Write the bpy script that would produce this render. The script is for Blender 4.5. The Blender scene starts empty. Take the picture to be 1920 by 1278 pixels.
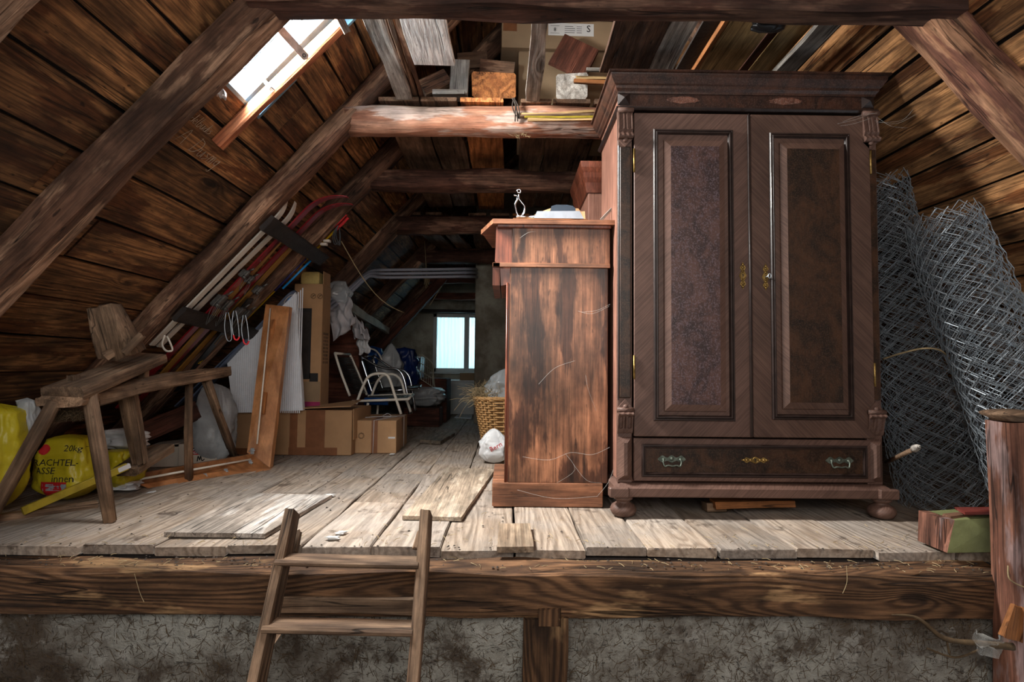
import bpy, bmesh, math, random
from mathutils import Vector, Matrix, noise
from mathutils.bvhtree import BVHTree
random.seed(7)
V = Vector
PI = math.pi
C = bpy.context.scene.collection
SC = bpy.context.scene

# ------------------------------------------------------------------ camera
FPX = 1067.0
CAM = V((0, 0, 0.7))
_p, _y, _r = math.radians(2.7), math.radians(.5), .010
cf = V((math.sin(_y)*math.cos(_p), math.cos(_y)*math.cos(_p), math.sin(_p)))
_r0 = V((math.cos(_y), -math.sin(_y), 0)); _u0 = _r0.cross(cf)
cr = _r0*math.cos(_r)+_u0*math.sin(_r); cu = -_r0*math.sin(_r)+_u0*math.cos(_r)
cd = bpy.data.cameras.new('camera'); cam = bpy.data.objects.new('camera', cd); C.objects.link(cam)
cd.sensor_width = 36; cd.lens = FPX/1920*36; cd.clip_start = .02
cam.matrix_world = Matrix(((cr.x, cu.x, -cf.x, CAM.x), (cr.y, cu.y, -cf.y, CAM.y), (cr.z, cu.z, -cf.z, CAM.z), (0, 0, 0, 1)))
SC.camera = cam

# ------------------------------------------------------------------ light and exposure
SC.view_settings.view_transform = 'Standard'; SC.view_settings.look = 'None'
SC.view_settings.gamma = 1; SC.view_settings.use_curve_mapping = False
SC.view_settings.exposure = 0.6
world = bpy.data.worlds.new('sky'); SC.world = world; world.use_nodes = True
bg = world.node_tree.nodes['Background']; bg.inputs[0].default_value = (.80, .90, 1, 1); bg.inputs[1].default_value = 2.2
SC.cycles.max_bounces = 6; SC.cycles.diffuse_bounces = 4; SC.cycles.glossy_bounces = 3; SC.cycles.transmission_bounces = 6; SC.cycles.transparent_max_bounces = 8
SC.cycles.use_denoising = True; SC.cycles.caustics_reflective = False; SC.cycles.caustics_refractive = False
SC.cycles.sample_clamp_indirect = 4

def area(name, loc, aim, sx, sy, power, col, spread=PI):
    l = bpy.data.lights.new(name, 'AREA'); l.shape = 'RECTANGLE'; l.size = sx; l.size_y = sy; l.energy = power; l.color = col; l.spread = spread
    o = bpy.data.objects.new(name, l); C.objects.link(o); o.location = loc
    o.rotation_euler = (V(aim)-V(loc)).to_track_quat('-Z', 'Y').to_euler(); o['kind'] = 'helper'
    return o
# daylight falling through the open roof hatch and the far window; the last lamp is an added rear fill
area('hatch_daylight', (-1.19, 2.50, 2.42), (.55, 2.86, .85), .45, .60, 230, (1, .95, .88))
area('hatch_skylight', (-1.16, 2.58, 2.34), (.1, 3.0, .0), .45, .7, 34, (.78, .89, 1))
area('window_daylight', (-.65, 9.75, 1.25), (-.65, 5, .9), 1.6, 1.3, 20, (.66, .92, 1))
area('rear_fill', (.0, -.80, 1.55), (.1, 4, 1.1), 2.6, 1.6, 50, (1, .95, .90))

# ------------------------------------------------------------------ pixel helpers: a viewing ray met with a real plane
def ray(px, py):
    d = cf + cr*((px-960)/FPX) - cu*((py-639)/FPX)
    return d/d.y
def P(px, py, D): return CAM + ray(px, py)*D
def onz(px, py, z=0):
    d = ray(px, py); return CAM + d*((z-.7)/d.z)
def onp(px, py, n, c):
    d = ray(px, py); return CAM + d*((c-n.dot(CAM))/n.dot(d))
SL = 1.095; AN = math.atan(SL)
NL = V((-math.sin(AN), 0, math.cos(AN))); CL = NL.dot(V((-1.396, 0, 1.82))); TL = V((math.cos(AN), 0, math.sin(AN)))   # left roof slope, outward normal
NR = V((math.sin(AN), 0, math.cos(AN))); CR_ = NR.dot(V((1.90, 0, 2.09))); TR = V((-math.cos(AN), 0, math.sin(AN)))
def LP(s, D, off=0): return TL*s + NL*(CL-off) + V((0, D, 0))
def RP(s, D, off=0): return TR*s + NR*(CR_-off) + V((0, D, 0))

# ------------------------------------------------------------------ materials
def lin(c):
    f = lambda v: (v/12.92 if v <= .04045 else ((v+.055)/1.055)**2.4)
    return tuple(f(x/255) for x in c)+(1,)
class NT:
    def __init__(s, name):
        s.m = bpy.data.materials.new(name); s.m.use_nodes = True; s.t = s.m.node_tree; s.b = s.t.nodes['Principled BSDF']
    def n(s, kind, **kw):
        o = s.t.nodes.new(kind)
        for k, v in kw.items(): setattr(o, k, v)
        return o
    def put(s, sock, v):
        if isinstance(v, bpy.types.NodeSocket): s.t.links.new(v, sock)
        elif v is not None: sock.default_value = v
    def math(s, op, a, b=None, c=None, clamp=False):
        o = s.n('ShaderNodeMath', operation=op, use_clamp=clamp); s.put(o.inputs[0], a)
        if b is not None: s.put(o.inputs[1], b)
        if c is not None: s.put(o.inputs[2], c)
        return o.outputs[0]
    def vm(s, op, a, b):
        o = s.n('ShaderNodeVectorMath', operation=op); s.put(o.inputs[0], a); s.put(o.inputs[1], b); return o.outputs[0]
    def noise(s, v, sc=1, det=2, rough=.5, dist=0, col=False):
        o = s.n('ShaderNodeTexNoise'); s.put(o.inputs['Vector'], v); o.inputs['Scale'].default_value = sc
        o.inputs['Detail'].default_value = det; o.inputs['Roughness'].default_value = rough; o.inputs['Distortion'].default_value = dist
        return o.outputs[1 if col else 0]
    def ramp(s, v, a, b, lo=0., hi=1.):
        o = s.n('ShaderNodeMapRange', interpolation_type='SMOOTHSTEP'); s.put(o.inputs[0], v)
        for i, x in enumerate((a, b, lo, hi)): o.inputs[i+1].default_value = x
        return o.outputs[0]
    def mix(s, f, a, b, mode='MIX'):
        o = s.n('ShaderNodeMix', data_type='RGBA', blend_type=mode); s.put(o.inputs[0], f); s.put(o.inputs[6], a); s.put(o.inputs[7], b)
        return o.outputs[2]
    def bump(s, h, st=.3, d=.01):
        o = s.n('ShaderNodeBump'); o.inputs['Strength'].default_value = st; o.inputs['Distance'].default_value = d
        s.put(o.inputs['Height'], h); s.put(s.b.inputs['Normal'], o.outputs[0])
    def pos(s, rnd=True):
        v = s.n('ShaderNodeTexCoord').outputs['Object']
        s.rnd = s.n('ShaderNodeObjectInfo').outputs['Random']
        if rnd:
            k = s.n('ShaderNodeCombineXYZ')
            for i, f in enumerate((41., 17., 29.)): s.put(k.inputs[i], s.math('MULTIPLY', s.rnd, f))
            v = s.vm('ADD', v, k.outputs[0])
        return v

def wood(name, base, dark, axis=0, ring=7, ringc=.6, fibre=.35, grime=.5, knots=.6, rough=.8, bump=.5, patch=None, pamt=.5, vary=.3, spec=.3, coat=0, spots=.5, fs=1.0, cracks=.7):
    """grain along one local axis: contour-line rings, knots, fibres, grime"""
    t = NT(name); v = t.pos()
    def S(al, ac):
        k = [ac, ac, ac]; k[axis] = al; return t.vm('MULTIPLY', v, tuple(k))
    warp = t.noise(S(1.2, 4), 1, 2, .5)
    na = t.noise(S(.55, 5.5), 1, 1.5, .45)
    vo = t.n('ShaderNodeTexVoronoi'); t.put(vo.inputs['Vector'], S(1.5, 4.2)); vo.inputs['Scale'].default_value = 1
    vo.inputs['Randomness'].default_value = 1
    sep = t.n('ShaderNodeSeparateColor'); t.put(sep.inputs[0], vo.outputs['Color'])
    on = t.ramp(sep.outputs[0], .62-.5*knots+.12, .62-.5*knots+.16)
    kd = t.ramp(vo.outputs['Distance'], .34, .0)
    knot = t.math('MULTIPLY', t.math('MULTIPLY', kd, kd), on)
    core = t.math('MULTIPLY', t.ramp(vo.outputs['Distance'], .12, .07), on)
    ph = t.math('ADD', t.math('MULTIPLY', na, ring*1.6), t.math('MULTIPLY', knot, 2.6))
    ph = t.math('ADD', ph, t.math('MULTIPLY', warp, .6))
    rg = t.math('PINGPONG', ph, .5)
    rg = t.ramp(rg, .12, .46)
    fb = t.noise(S(3*fs, 150*fs), 1, 3, .6)
    fb2 = t.noise(S(6*fs, 38*fs), 1, 4, .65)
    blot = t.noise(v, 2.3, 6, .62)
    blot2 = t.noise(S(2.2, 9), 1, 5, .65)
    ra = t.math('MULTIPLY', rg, ringc)
    c = t.mix(ra, lin(base), lin(dark))
    if patch:
        pm = t.ramp(t.noise(S(1.6, 7), 1, 5, .6), .62-.3*pamt, .68-.3*pamt)
        c = t.mix(t.math('MULTIPLY', pm, .85), c, lin(patch))
    dk = tuple(x*.25 for x in lin(dark)[:3])+(1,)
    c = t.mix(t.math('MULTIPLY', core, .8), c, dk)
    g = t.math('MULTIPLY', t.ramp(fb, .25, .75, 1-fibre, 1+fibre*.7), t.ramp(fb2, .3, .7, 1-fibre*.8, 1+fibre*.6))
    g = t.math('MULTIPLY', g, t.ramp(blot, .3, .68, 1-grime, 1.15))
    g = t.math('MULTIPLY', g, t.ramp(blot2, .3, .6, 1-grime*.8, 1.1))
    g = t.math('MULTIPLY', g, t.ramp(t.rnd, 0, 1, 1-vary, 1+vary*.6))
    if spots:
        sp = t.noise(S(14, 42), 1, 2, .6)
        g = t.math('MULTIPLY', g, t.ramp(sp, .33, .25, 1, 1-spots))
    cn = t.math('ABSOLUTE', t.math('SUBTRACT', t.noise(t.vm('ADD', S(.7, 16), (7.3, 1.1, 3.7)), 1, 2.5, .55), .5))
    ck = t.math('MULTIPLY', t.ramp(cn, .014, .004), t.ramp(t.noise(S(1.3, 5), 1, 2, .5), .45, .58))
    g = t.math('MULTIPLY', g, t.math('SUBTRACT', 1, t.math('MULTIPLY', ck, cracks)))
    k = t.n('ShaderNodeCombineXYZ'); [t.put(k.inputs[i], g) for i in range(3)]
    c = t.mix(1.0, c, k.outputs[0], 'MULTIPLY')
    t.put(t.b.inputs['Base Color'], c); t.b.inputs['Roughness'].default_value = rough
    t.b.inputs['Specular IOR Level'].default_value = spec; t.b.inputs['Coat Weight'].default_value = coat; t.b.inputs['Coat Roughness'].default_value = .25
    h = t.math('ADD', t.math('MULTIPLY', fb2, .9), t.math('MULTIPLY', rg, -.35))
    h = t.math('ADD', h, t.math('MULTIPLY', blot2, 1.2)); h = t.math('SUBTRACT', h, t.math('MULTIPLY', ck, 1.5*cracks))
    t.bump(h, bump, .008)
    return t.m

def plain(name, col, rough=.6, metal=0, sc=8, amt=.25, bump=.1, spec=.4, trans=0, alpha=1, coat=0, col2=None, vary=0, sub=0):
    t = NT(name); v = t.pos()
    n = t.noise(v, sc, 5, .6)
    a = lin(col); b = lin(col2) if col2 else tuple(x*(1-amt) for x in a[:3])+(1,)
    c = t.mix(t.ramp(n, .35, .65), b, a)
    if vary:
        k = t.n('ShaderNodeCombineXYZ'); g = t.ramp(t.rnd, 0, 1, 1-vary, 1+vary*.5); [t.put(k.inputs[i], g) for i in range(3)]
        c = t.mix(1.0, c, k.outputs[0], 'MULTIPLY')
    t.put(t.b.inputs['Base Color'], c); t.b.inputs['Roughness'].default_value = rough; t.b.inputs['Metallic'].default_value = metal
    t.b.inputs['Specular IOR Level'].default_value = spec; t.b.inputs['Transmission Weight'].default_value = trans; t.b.inputs['Alpha'].default_value = alpha
    t.b.inputs['Coat Weight'].default_value = coat; t.b.inputs['Subsurface Weight'].default_value = sub
    if bump: t.bump(t.noise(v, sc*4, 4, .6), bump, .01)
    return t.m

def loam():
    t = NT('straw_loam_plaster'); v = t.pos(False)
    a = t.noise(v, 1.6, 6, .65); b = t.noise(v, 9, 6, .7); d = t.noise(t.vm('MULTIPLY', v, (70, 8, 25)), 1, 3, .6, 1.5); e = t.noise(t.vm('MULTIPLY', v, (22, 8, 75)), 1, 3, .6, 1.5)
    c = t.mix(t.ramp(a, .36, .60), lin((100, 86, 72)), lin((190, 188, 178)))
    c = t.mix(t.ramp(b, .36, .52, .85, 0), c, lin((80, 64, 50)))
    c = t.mix(t.ramp(b, .56, .66, 0, .6), c, lin((206, 204, 196)))
    s = t.math('MAXIMUM', t.ramp(d, .63, .68), t.ramp(e, .63, .68))
    c = t.mix(t.math('MULTIPLY', s, .7), c, lin((40, 30, 22)))
    t.put(t.b.inputs['Base Color'], c); t.b.inputs['Roughness'].default_value = .95
    t.bump(t.math('SUBTRACT', t.math('ADD', t.noise(v, 14, 8, .75), b), t.math('MULTIPLY', s, .3)), 1.0, .035)
    return t.m
def floorwood():
    t = NT('dusty_floor_board'); v = t.pos()
    def S(al, ac): return t.vm('MULTIPLY', v, (al, ac, ac))
    na = t.noise(S(.5, 5), 1, 1.5, .45)
    vo = t.n('ShaderNodeTexVoronoi'); t.put(vo.inputs['Vector'], S(1.3, 3.6)); vo.inputs['Scale'].default_value = 1
    sep = t.n('ShaderNodeSeparateColor'); t.put(sep.inputs[0], vo.outputs['Color'])
    kn = t.math('MULTIPLY', t.ramp(vo.outputs['Distance'], .34, 0), t.ramp(sep.outputs[0], .6, .64))
    ph = t.math('ADD', t.math('MULTIPLY', na, 16), t.math('MULTIPLY', kn, 2.2))
    rg = t.ramp(t.math('PINGPONG', ph, .5), .15, .46)
    fb = t.noise(S(5, 60), 1, 4, .65)
    bl = t.noise(v, 1.7, 7, .65); b2 = t.noise(v, 7, 6, .7)
    c = t.mix(t.math('MULTIPLY', rg, .55), lin((168, 152, 136)), lin((114, 96, 80)))
    c = t.mix(t.ramp(bl, .40, .62, 0, .6), c, lin((150, 144, 138)))          # settled dust
    c = t.mix(t.ramp(b2, .30, .44, .8, 0), c, lin((68, 54, 44)))
    c = t.mix(t.ramp(t.noise(v, 26, 4, .7), .66, .72, 0, .5), c, lin((196, 190, 182)))
    k = t.n('ShaderNodeCombineXYZ'); g = t.math('MULTIPLY', t.ramp(fb, .3, .7, .72, 1.15), t.ramp(t.rnd, 0, 1, .8, 1.1)); [t.put(k.inputs[i], g) for i in range(3)]
    c = t.mix(1.0, c, k.outputs[0], 'MULTIPLY')
    t.put(t.b.inputs['Base Color'], c); t.b.inputs['Roughness'].default_value = .85; t.b.inputs['Specular IOR Level'].default_value = .25
    t.bump(t.math('ADD', fb, t.math('ADD', t.math('MULTIPLY', rg, -.4), b2)), .5, .008)
    return t.m
def glass(name, col, alpha, rough=.1):
    t = NT(name); t.b.inputs['Base Color'].default_value = lin(col); t.b.inputs['Roughness'].default_value = rough; t.b.inputs['Alpha'].default_value = alpha
    t.b.inputs['Specular IOR Level'].default_value = .8
    return t.m
def veneer(name, base, dark, sc=1, ang=.9):
    """fine slanting veneer stripes"""
    t = NT(name); v = t.pos(False)
    mp = t.n('ShaderNodeMapping'); t.put(mp.inputs[0], v); mp.inputs['Rotation'].default_value = (0, ang, 0)
    s1 = t.noise(t.vm('MULTIPLY', mp.outputs[0], (4, 40, 150*sc)), 1, 3, .6); b = t.noise(v, 5, 5, .6)
    c = t.mix(t.ramp(s1, .35, .65), lin(dark), lin(base))
    k = t.n('ShaderNodeCombineXYZ'); g = t.ramp(b, .3, .7, .78, 1.1); [t.put(k.inputs[i], g) for i in range(3)]
    c = t.mix(1.0, c, k.outputs[0], 'MULTIPLY')
    t.put(t.b.inputs['Base Color'], c); t.b.inputs['Roughness'].default_value = .55; t.b.inputs['Specular IOR Level'].default_value = .35
    t.bump(s1, .12, .003)
    return t.m
def burl(name, base, dark, dusty):
    t = NT(name); v = t.pos()
    n = t.noise(v, 7, 6, .65, 1.2); f = t.noise(t.vm('MULTIPLY', v, (60, 60, 18)), 1, 4, .7); d = t.noise(v, 160, 2, .6)
    c = t.mix(t.ramp(n, .36, .64), lin(dark), lin(base))
    c = t.mix(t.ramp(f, .45, .7, 0, .55), c, tuple(x*.4 for x in lin(dark)[:3])+(1,))
    c = t.mix(t.math('MULTIPLY', t.ramp(d, .5, .62), .55), c, lin(dusty))
    t.put(t.b.inputs['Base Color'], c); t.b.inputs['Roughness'].default_value = .45; t.b.inputs['Specular IOR Level'].default_value = .4
    t.bump(f, .15, .003)
    return t.m

M = dict(
 plank=wood('roof_plank_wood', (148, 105, 66), (74, 46, 27), ring=9, ringc=.6, grime=.6, fibre=.5, knots=.95, rough=.75, patch=(88, 50, 26), pamt=.35, vary=.35, spots=.75),
 plankR=wood('roof_plank_wood_lit', (192, 140, 92), (106, 70, 43), ring=9, ringc=.6, grime=.5, fibre=.45, knots=.95, rough=.75, patch=(112, 64, 32), pamt=.3, vary=.25, spots=.6),  # lighter copy of the roof boards, hatch light put into the colour
 rafter=wood('rafter_wood', (158, 124, 100), (84, 60, 44), ring=6, ringc=.55, grime=.65, knots=.7, rough=.85, patch=(84, 56, 42), pamt=.6, spots=.7),
 beam=wood('beam_wood', (134, 100, 82), (66, 44, 34), ring=5, ringc=.5, grime=.55, knots=.5, rough=.85, patch=(78, 48, 38), pamt=.6),
 log=wood('stripped_log_wood', (204, 150, 122), (156, 96, 70), ring=6, ringc=.6, grime=.35, knots=.6, rough=.75, patch=(226, 204, 190), pamt=.35, spots=.3),
 grey=wood('weathered_grey_wood', (178, 172, 164), (104, 92, 82), ring=5, ringc=.5, grime=.45, knots=.3, rough=.9, spots=.4),
 pale=wood('pale_dusty_wood', (238, 240, 240), (190, 190, 188), ring=4, ringc=.3, grime=.3, knots=.15, rough=.95, spots=.5),
 board=wood('ceiling_board_wood', (134, 104, 82), (78, 54, 38), ring=5, ringc=.5, grime=.55, knots=.4, rough=.85, vary=.35),
 orange=wood('orange_board_wood', (176, 114, 66), (112, 62, 32), ring=5, ringc=.5, grime=.4, knots=.3, rough=.8),
 sill=wood('sill_beam_wood', (108, 78, 54), (52, 35, 24), ring=15, ringc=.75, grime=.55, knots=.6, rough=.85, patch=(168, 132, 94), pamt=.16, bump=1.0, fs=1),
 floor=floorwood(), loam=loam(),
 ladder=wood('ladder_wood', (150, 122, 98), (84, 62, 48), ring=6, ringc=.6, grime=.5, knots=.2, rough=.8, spots=.3, fs=1.4),
 cab=wood('cabinet_side_wood', (164, 112, 82), (112, 70, 49), axis=2, ring=4, ringc=.45, grime=.7, knots=.45, rough=.5, patch=(74, 42, 29), cracks=.3, pamt=.42, spots=.5, coat=.25, bump=.15, vary=.05),
 cabx=wood('cabinet_rail_wood', (160, 108, 78), (110, 68, 48), axis=0, ring=4, ringc=.5, grime=.5, knots=.2, rough=.5, spots=.4, coat=.25, cracks=.3, bump=.15, vary=.05),
 cabd=wood('cabinet_dark_wood', (126, 70, 50), (84, 40, 26), axis=2, ring=4, grime=.4, knots=0, rough=.45, spots=.3, coat=.3, bump=.1),
 ward=veneer('wardrobe_veneer', (104, 79, 69), (84, 62, 54), 1.5, .8),
 ward2=veneer('wardrobe_veneer_mirrored', (99, 75, 64), (79, 58, 50), 1.5, -.8),
 wside=veneer('wardrobe_side_veneer', (150, 108, 92), (122, 84, 70), 1, PI/2),
 wdark=plain('wardrobe_dark_moulding', (48, 36, 33), .38, sc=20, amt=.4, bump=.05, spec=.5, coat=.12),
 wred=burl('wardrobe_cornice_wood', (70, 42, 30), (38, 23, 18), (84, 64, 56)),
 wburl=burl('wardrobe_burl_dusty', (84, 58, 52), (48, 33, 33), (110, 95, 103)),
 wburl2=burl('wardrobe_burl_dark', (66, 42, 27), (30, 20, 14), (74, 56, 44)),
 brass=plain('aged_brass', (170, 140, 84), .42, .85, 60, .5, .2), bronze=plain('green_bronze', (112, 122, 112), .5, .7, 50, .5, .2),
 steel=plain('galvanised_wire', (178, 188, 196), .4, .6, 30, .3, 0), dsteel=plain('tarnished_steel', (104, 104, 102), .45, .6, 30, .4, 0), chrome=plain('chrome', (215, 222, 230), .15, 1, 5, .05, 0),
 black=plain('black_plastic', (24, 24, 26), .45), dark=plain('near_black_wood', (44, 36, 32), .7, sc=14, amt=.5, bump=.4),
 card=plain('cardboard', (176, 138, 100), .85, sc=5, amt=.14, bump=.05, vary=.12), carddk=plain('cardboard_dim', (150, 126, 98), .85, sc=5, amt=.15, bump=.05),
 tape=plain('brown_tape', (128, 84, 56), .35, sc=12, amt=.2, bump=.05), white=plain('white_plastic', (214, 216, 218), .45, sc=7, amt=.12, bump=.3),
 foam=plain('styrofoam', (216, 220, 226), .8, sc=30, amt=.06, bump=.2), yfoam=plain('yellow_foam', (206, 184, 116), .9, sc=30, amt=.15, bump=.4),
 bag=plain('translucent_bag', (176, 180, 182), .3, sc=6, amt=.25, bump=.5, alpha=.8), ybag=plain('yellow_bag', (188, 172, 36), .4, sc=9, amt=.12, bump=.25),
 navy=plain('navy_print', (28, 30, 54), .5, amt=.1, bump=0), red=plain('red_print', (186, 34, 40), .5, amt=.1, bump=0), magenta=plain('magenta_print', (150, 36, 88), .6, amt=.1, bump=0),
 ypaint=plain('yellow_paint', (170, 150, 44), .5, sc=14, amt=.35, bump=.1), bluebag=plain('blue_plastic', (28, 84, 158), .35, sc=8, amt=.45, bump=.5),
 dbluebag=plain('dark_blue_plastic', (22, 44, 98), .35, sc=8, amt=.45, bump=.5), plaster=plain('old_plaster', (170, 168, 154), .95, sc=3, amt=.4, bump=.6, col2=(120, 112, 98)),
 wframe=plain('white_painted_frame', (196, 200, 200), .6, sc=5, amt=.1, bump=.05), ink=plain('black_ink', (30, 28, 28), .7, bump=0),
 grn=plain('old_green_paint', (122, 128, 84), .7, sc=6, amt=.25, bump=.2, col2=(98, 102, 66)), redp=plain('dull_red_paint', (122, 52, 44), .6, sc=12, amt=.3, bump=.2),
 post=wood('newel_post_wood', (146, 100, 82), (96, 58, 46), axis=2, ring=4, grime=.5, knots=.3, patch=(176, 150, 146), pamt=.25, spots=.4),
 trestle=wood('old_trestle_wood', (160, 130, 104), (92, 68, 52), ring=5, ringc=.5, grime=.6, knots=.3, rough=.85, spots=.6),
 honeyz=wood('varnished_honey_wood_upright', (176, 122, 78), (132, 84, 48), axis=2, ring=4, ringc=.6, grime=.2, knots=.05, cracks=0, rough=.4, coat=.3, spots=.1, bump=.1, fibre=.15),
 honey=wood('varnished_honey_wood', (170, 114, 72), (126, 80, 46), ring=4, ringc=.6, grime=.15, knots=.05, cracks=0, rough=.35, coat=.4, spots=.1, bump=.1, fibre=.12),
 reddish=wood('red_brown_brace_wood', (112, 66, 50), (66, 36, 26), ring=4, grime=.5, knots=.3),
 wicker=plain('wicker', (206, 160, 104), .6, sc=40, amt=.35, bump=.3), straw=plain('straw', (168, 148, 112), .8, sc=30, amt=.3, bump=0), strawd=plain('dark_straw', (92, 74, 52), .9, sc=30, amt=.4, bump=0),
 skired=plain('dark_red_lacquer', (128, 22, 30), .35, amt=.2, bump=0, coat=.4), skiwhite=plain('ivory_lacquer', (212, 204, 192), .45, amt=.15, bump=0), skigold=plain('old_gold_lacquer', (148, 106, 44), .45, amt=.25, bump=0),
 skiyel=plain('yellow_lacquer', (220, 180, 30), .4, bump=0), skiblue=plain('bright_blue_lacquer', (30, 140, 210), .4, bump=0), skinavy=plain('navy_lacquer', (30, 32, 84), .4, bump=0), skigrey=plain('blue_grey_lacquer', (92, 104, 128), .4, sc=3, amt=.3, bump=0),
 skiblk=plain('black_lacquer', (26, 28, 30), .4, bump=0), pink=plain('neon_red', (232, 50, 60), .5, bump=0),
 pipe=plain('grey_conduit', (150, 152, 164), .5, sc=4, amt=.15, bump=0), cream=plain('cream_paint', (188, 184, 166), .7, sc=5, amt=.3, bump=.2), ivory=plain('ivory_tube', (236, 230, 216), .45, amt=.15, bump=0),
 paper=plain('brown_paper', (182, 144, 104), .8, sc=5, amt=.15, bump=.1), scale=plain('grey_scale_metal', (178, 188, 200), .4, .3, 20, .15, .05), dgrey=plain('dark_blue_grey_plastic', (56, 68, 82), .5, bump=.05),
 worn=burl('worn_reddish_veneer', (122, 78, 62), (74, 46, 38), (140, 118, 108)), chalk=plain('chalk', (196, 184, 164), .95, sc=60, amt=.5, bump=0), web=glass('cobweb', (205, 205, 200), .28, .9), pane=glass('window_pane', (220, 235, 240), .18, .03), clear=glass('clear_plastic_film', (205, 212, 216), .42, .18),
 bluemetal=plain('blue_grey_flashing', (112, 150, 172), .5, .3, 10, .2, .1), curtain=plain('curtain_cloth', (226, 238, 240), .9, sc=14, amt=.06, bump=.1),
 label=plain('paper_label', (214, 214, 212), .7, sc=20, amt=.05, bump=0), cloth=plain('grey_white_cloth', (188, 186, 190), .9, sc=9, amt=.2, bump=.4), rust=plain('rusty_steel', (150, 132, 124), .5, .5, 30, .4, .3),
 dust=plain('grey_dust_clumps', (70, 62, 56), .95, sc=40, amt=.4, bump=.2), ply=wood('plywood_sheet', (176, 146, 100), (140, 108, 66), ring=3, ringc=.4, grime=.2, knots=.1, spots=.2, bump=.1))
_m = M['curtain'].node_tree; _b = _m.nodes['Principled BSDF']; _b.inputs['Transmission Weight'].default_value = 0
_tr = _m.nodes.new('ShaderNodeBsdfTranslucent'); _tr.inputs[0].default_value = lin((206, 236, 240)); _mx = _m.nodes.new('ShaderNodeMixShader'); _mx.inputs[0].default_value = .38
_out = [n for n in _m.nodes if n.type == 'OUTPUT_MATERIAL'][0]; _m.links.new(_b.outputs[0], _mx.inputs[1]); _m.links.new(_tr.outputs[0], _mx.inputs[2]); _m.links.new(_mx.outputs[0], _out.inputs[0])      # cloth lets the daylight behind it through

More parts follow.
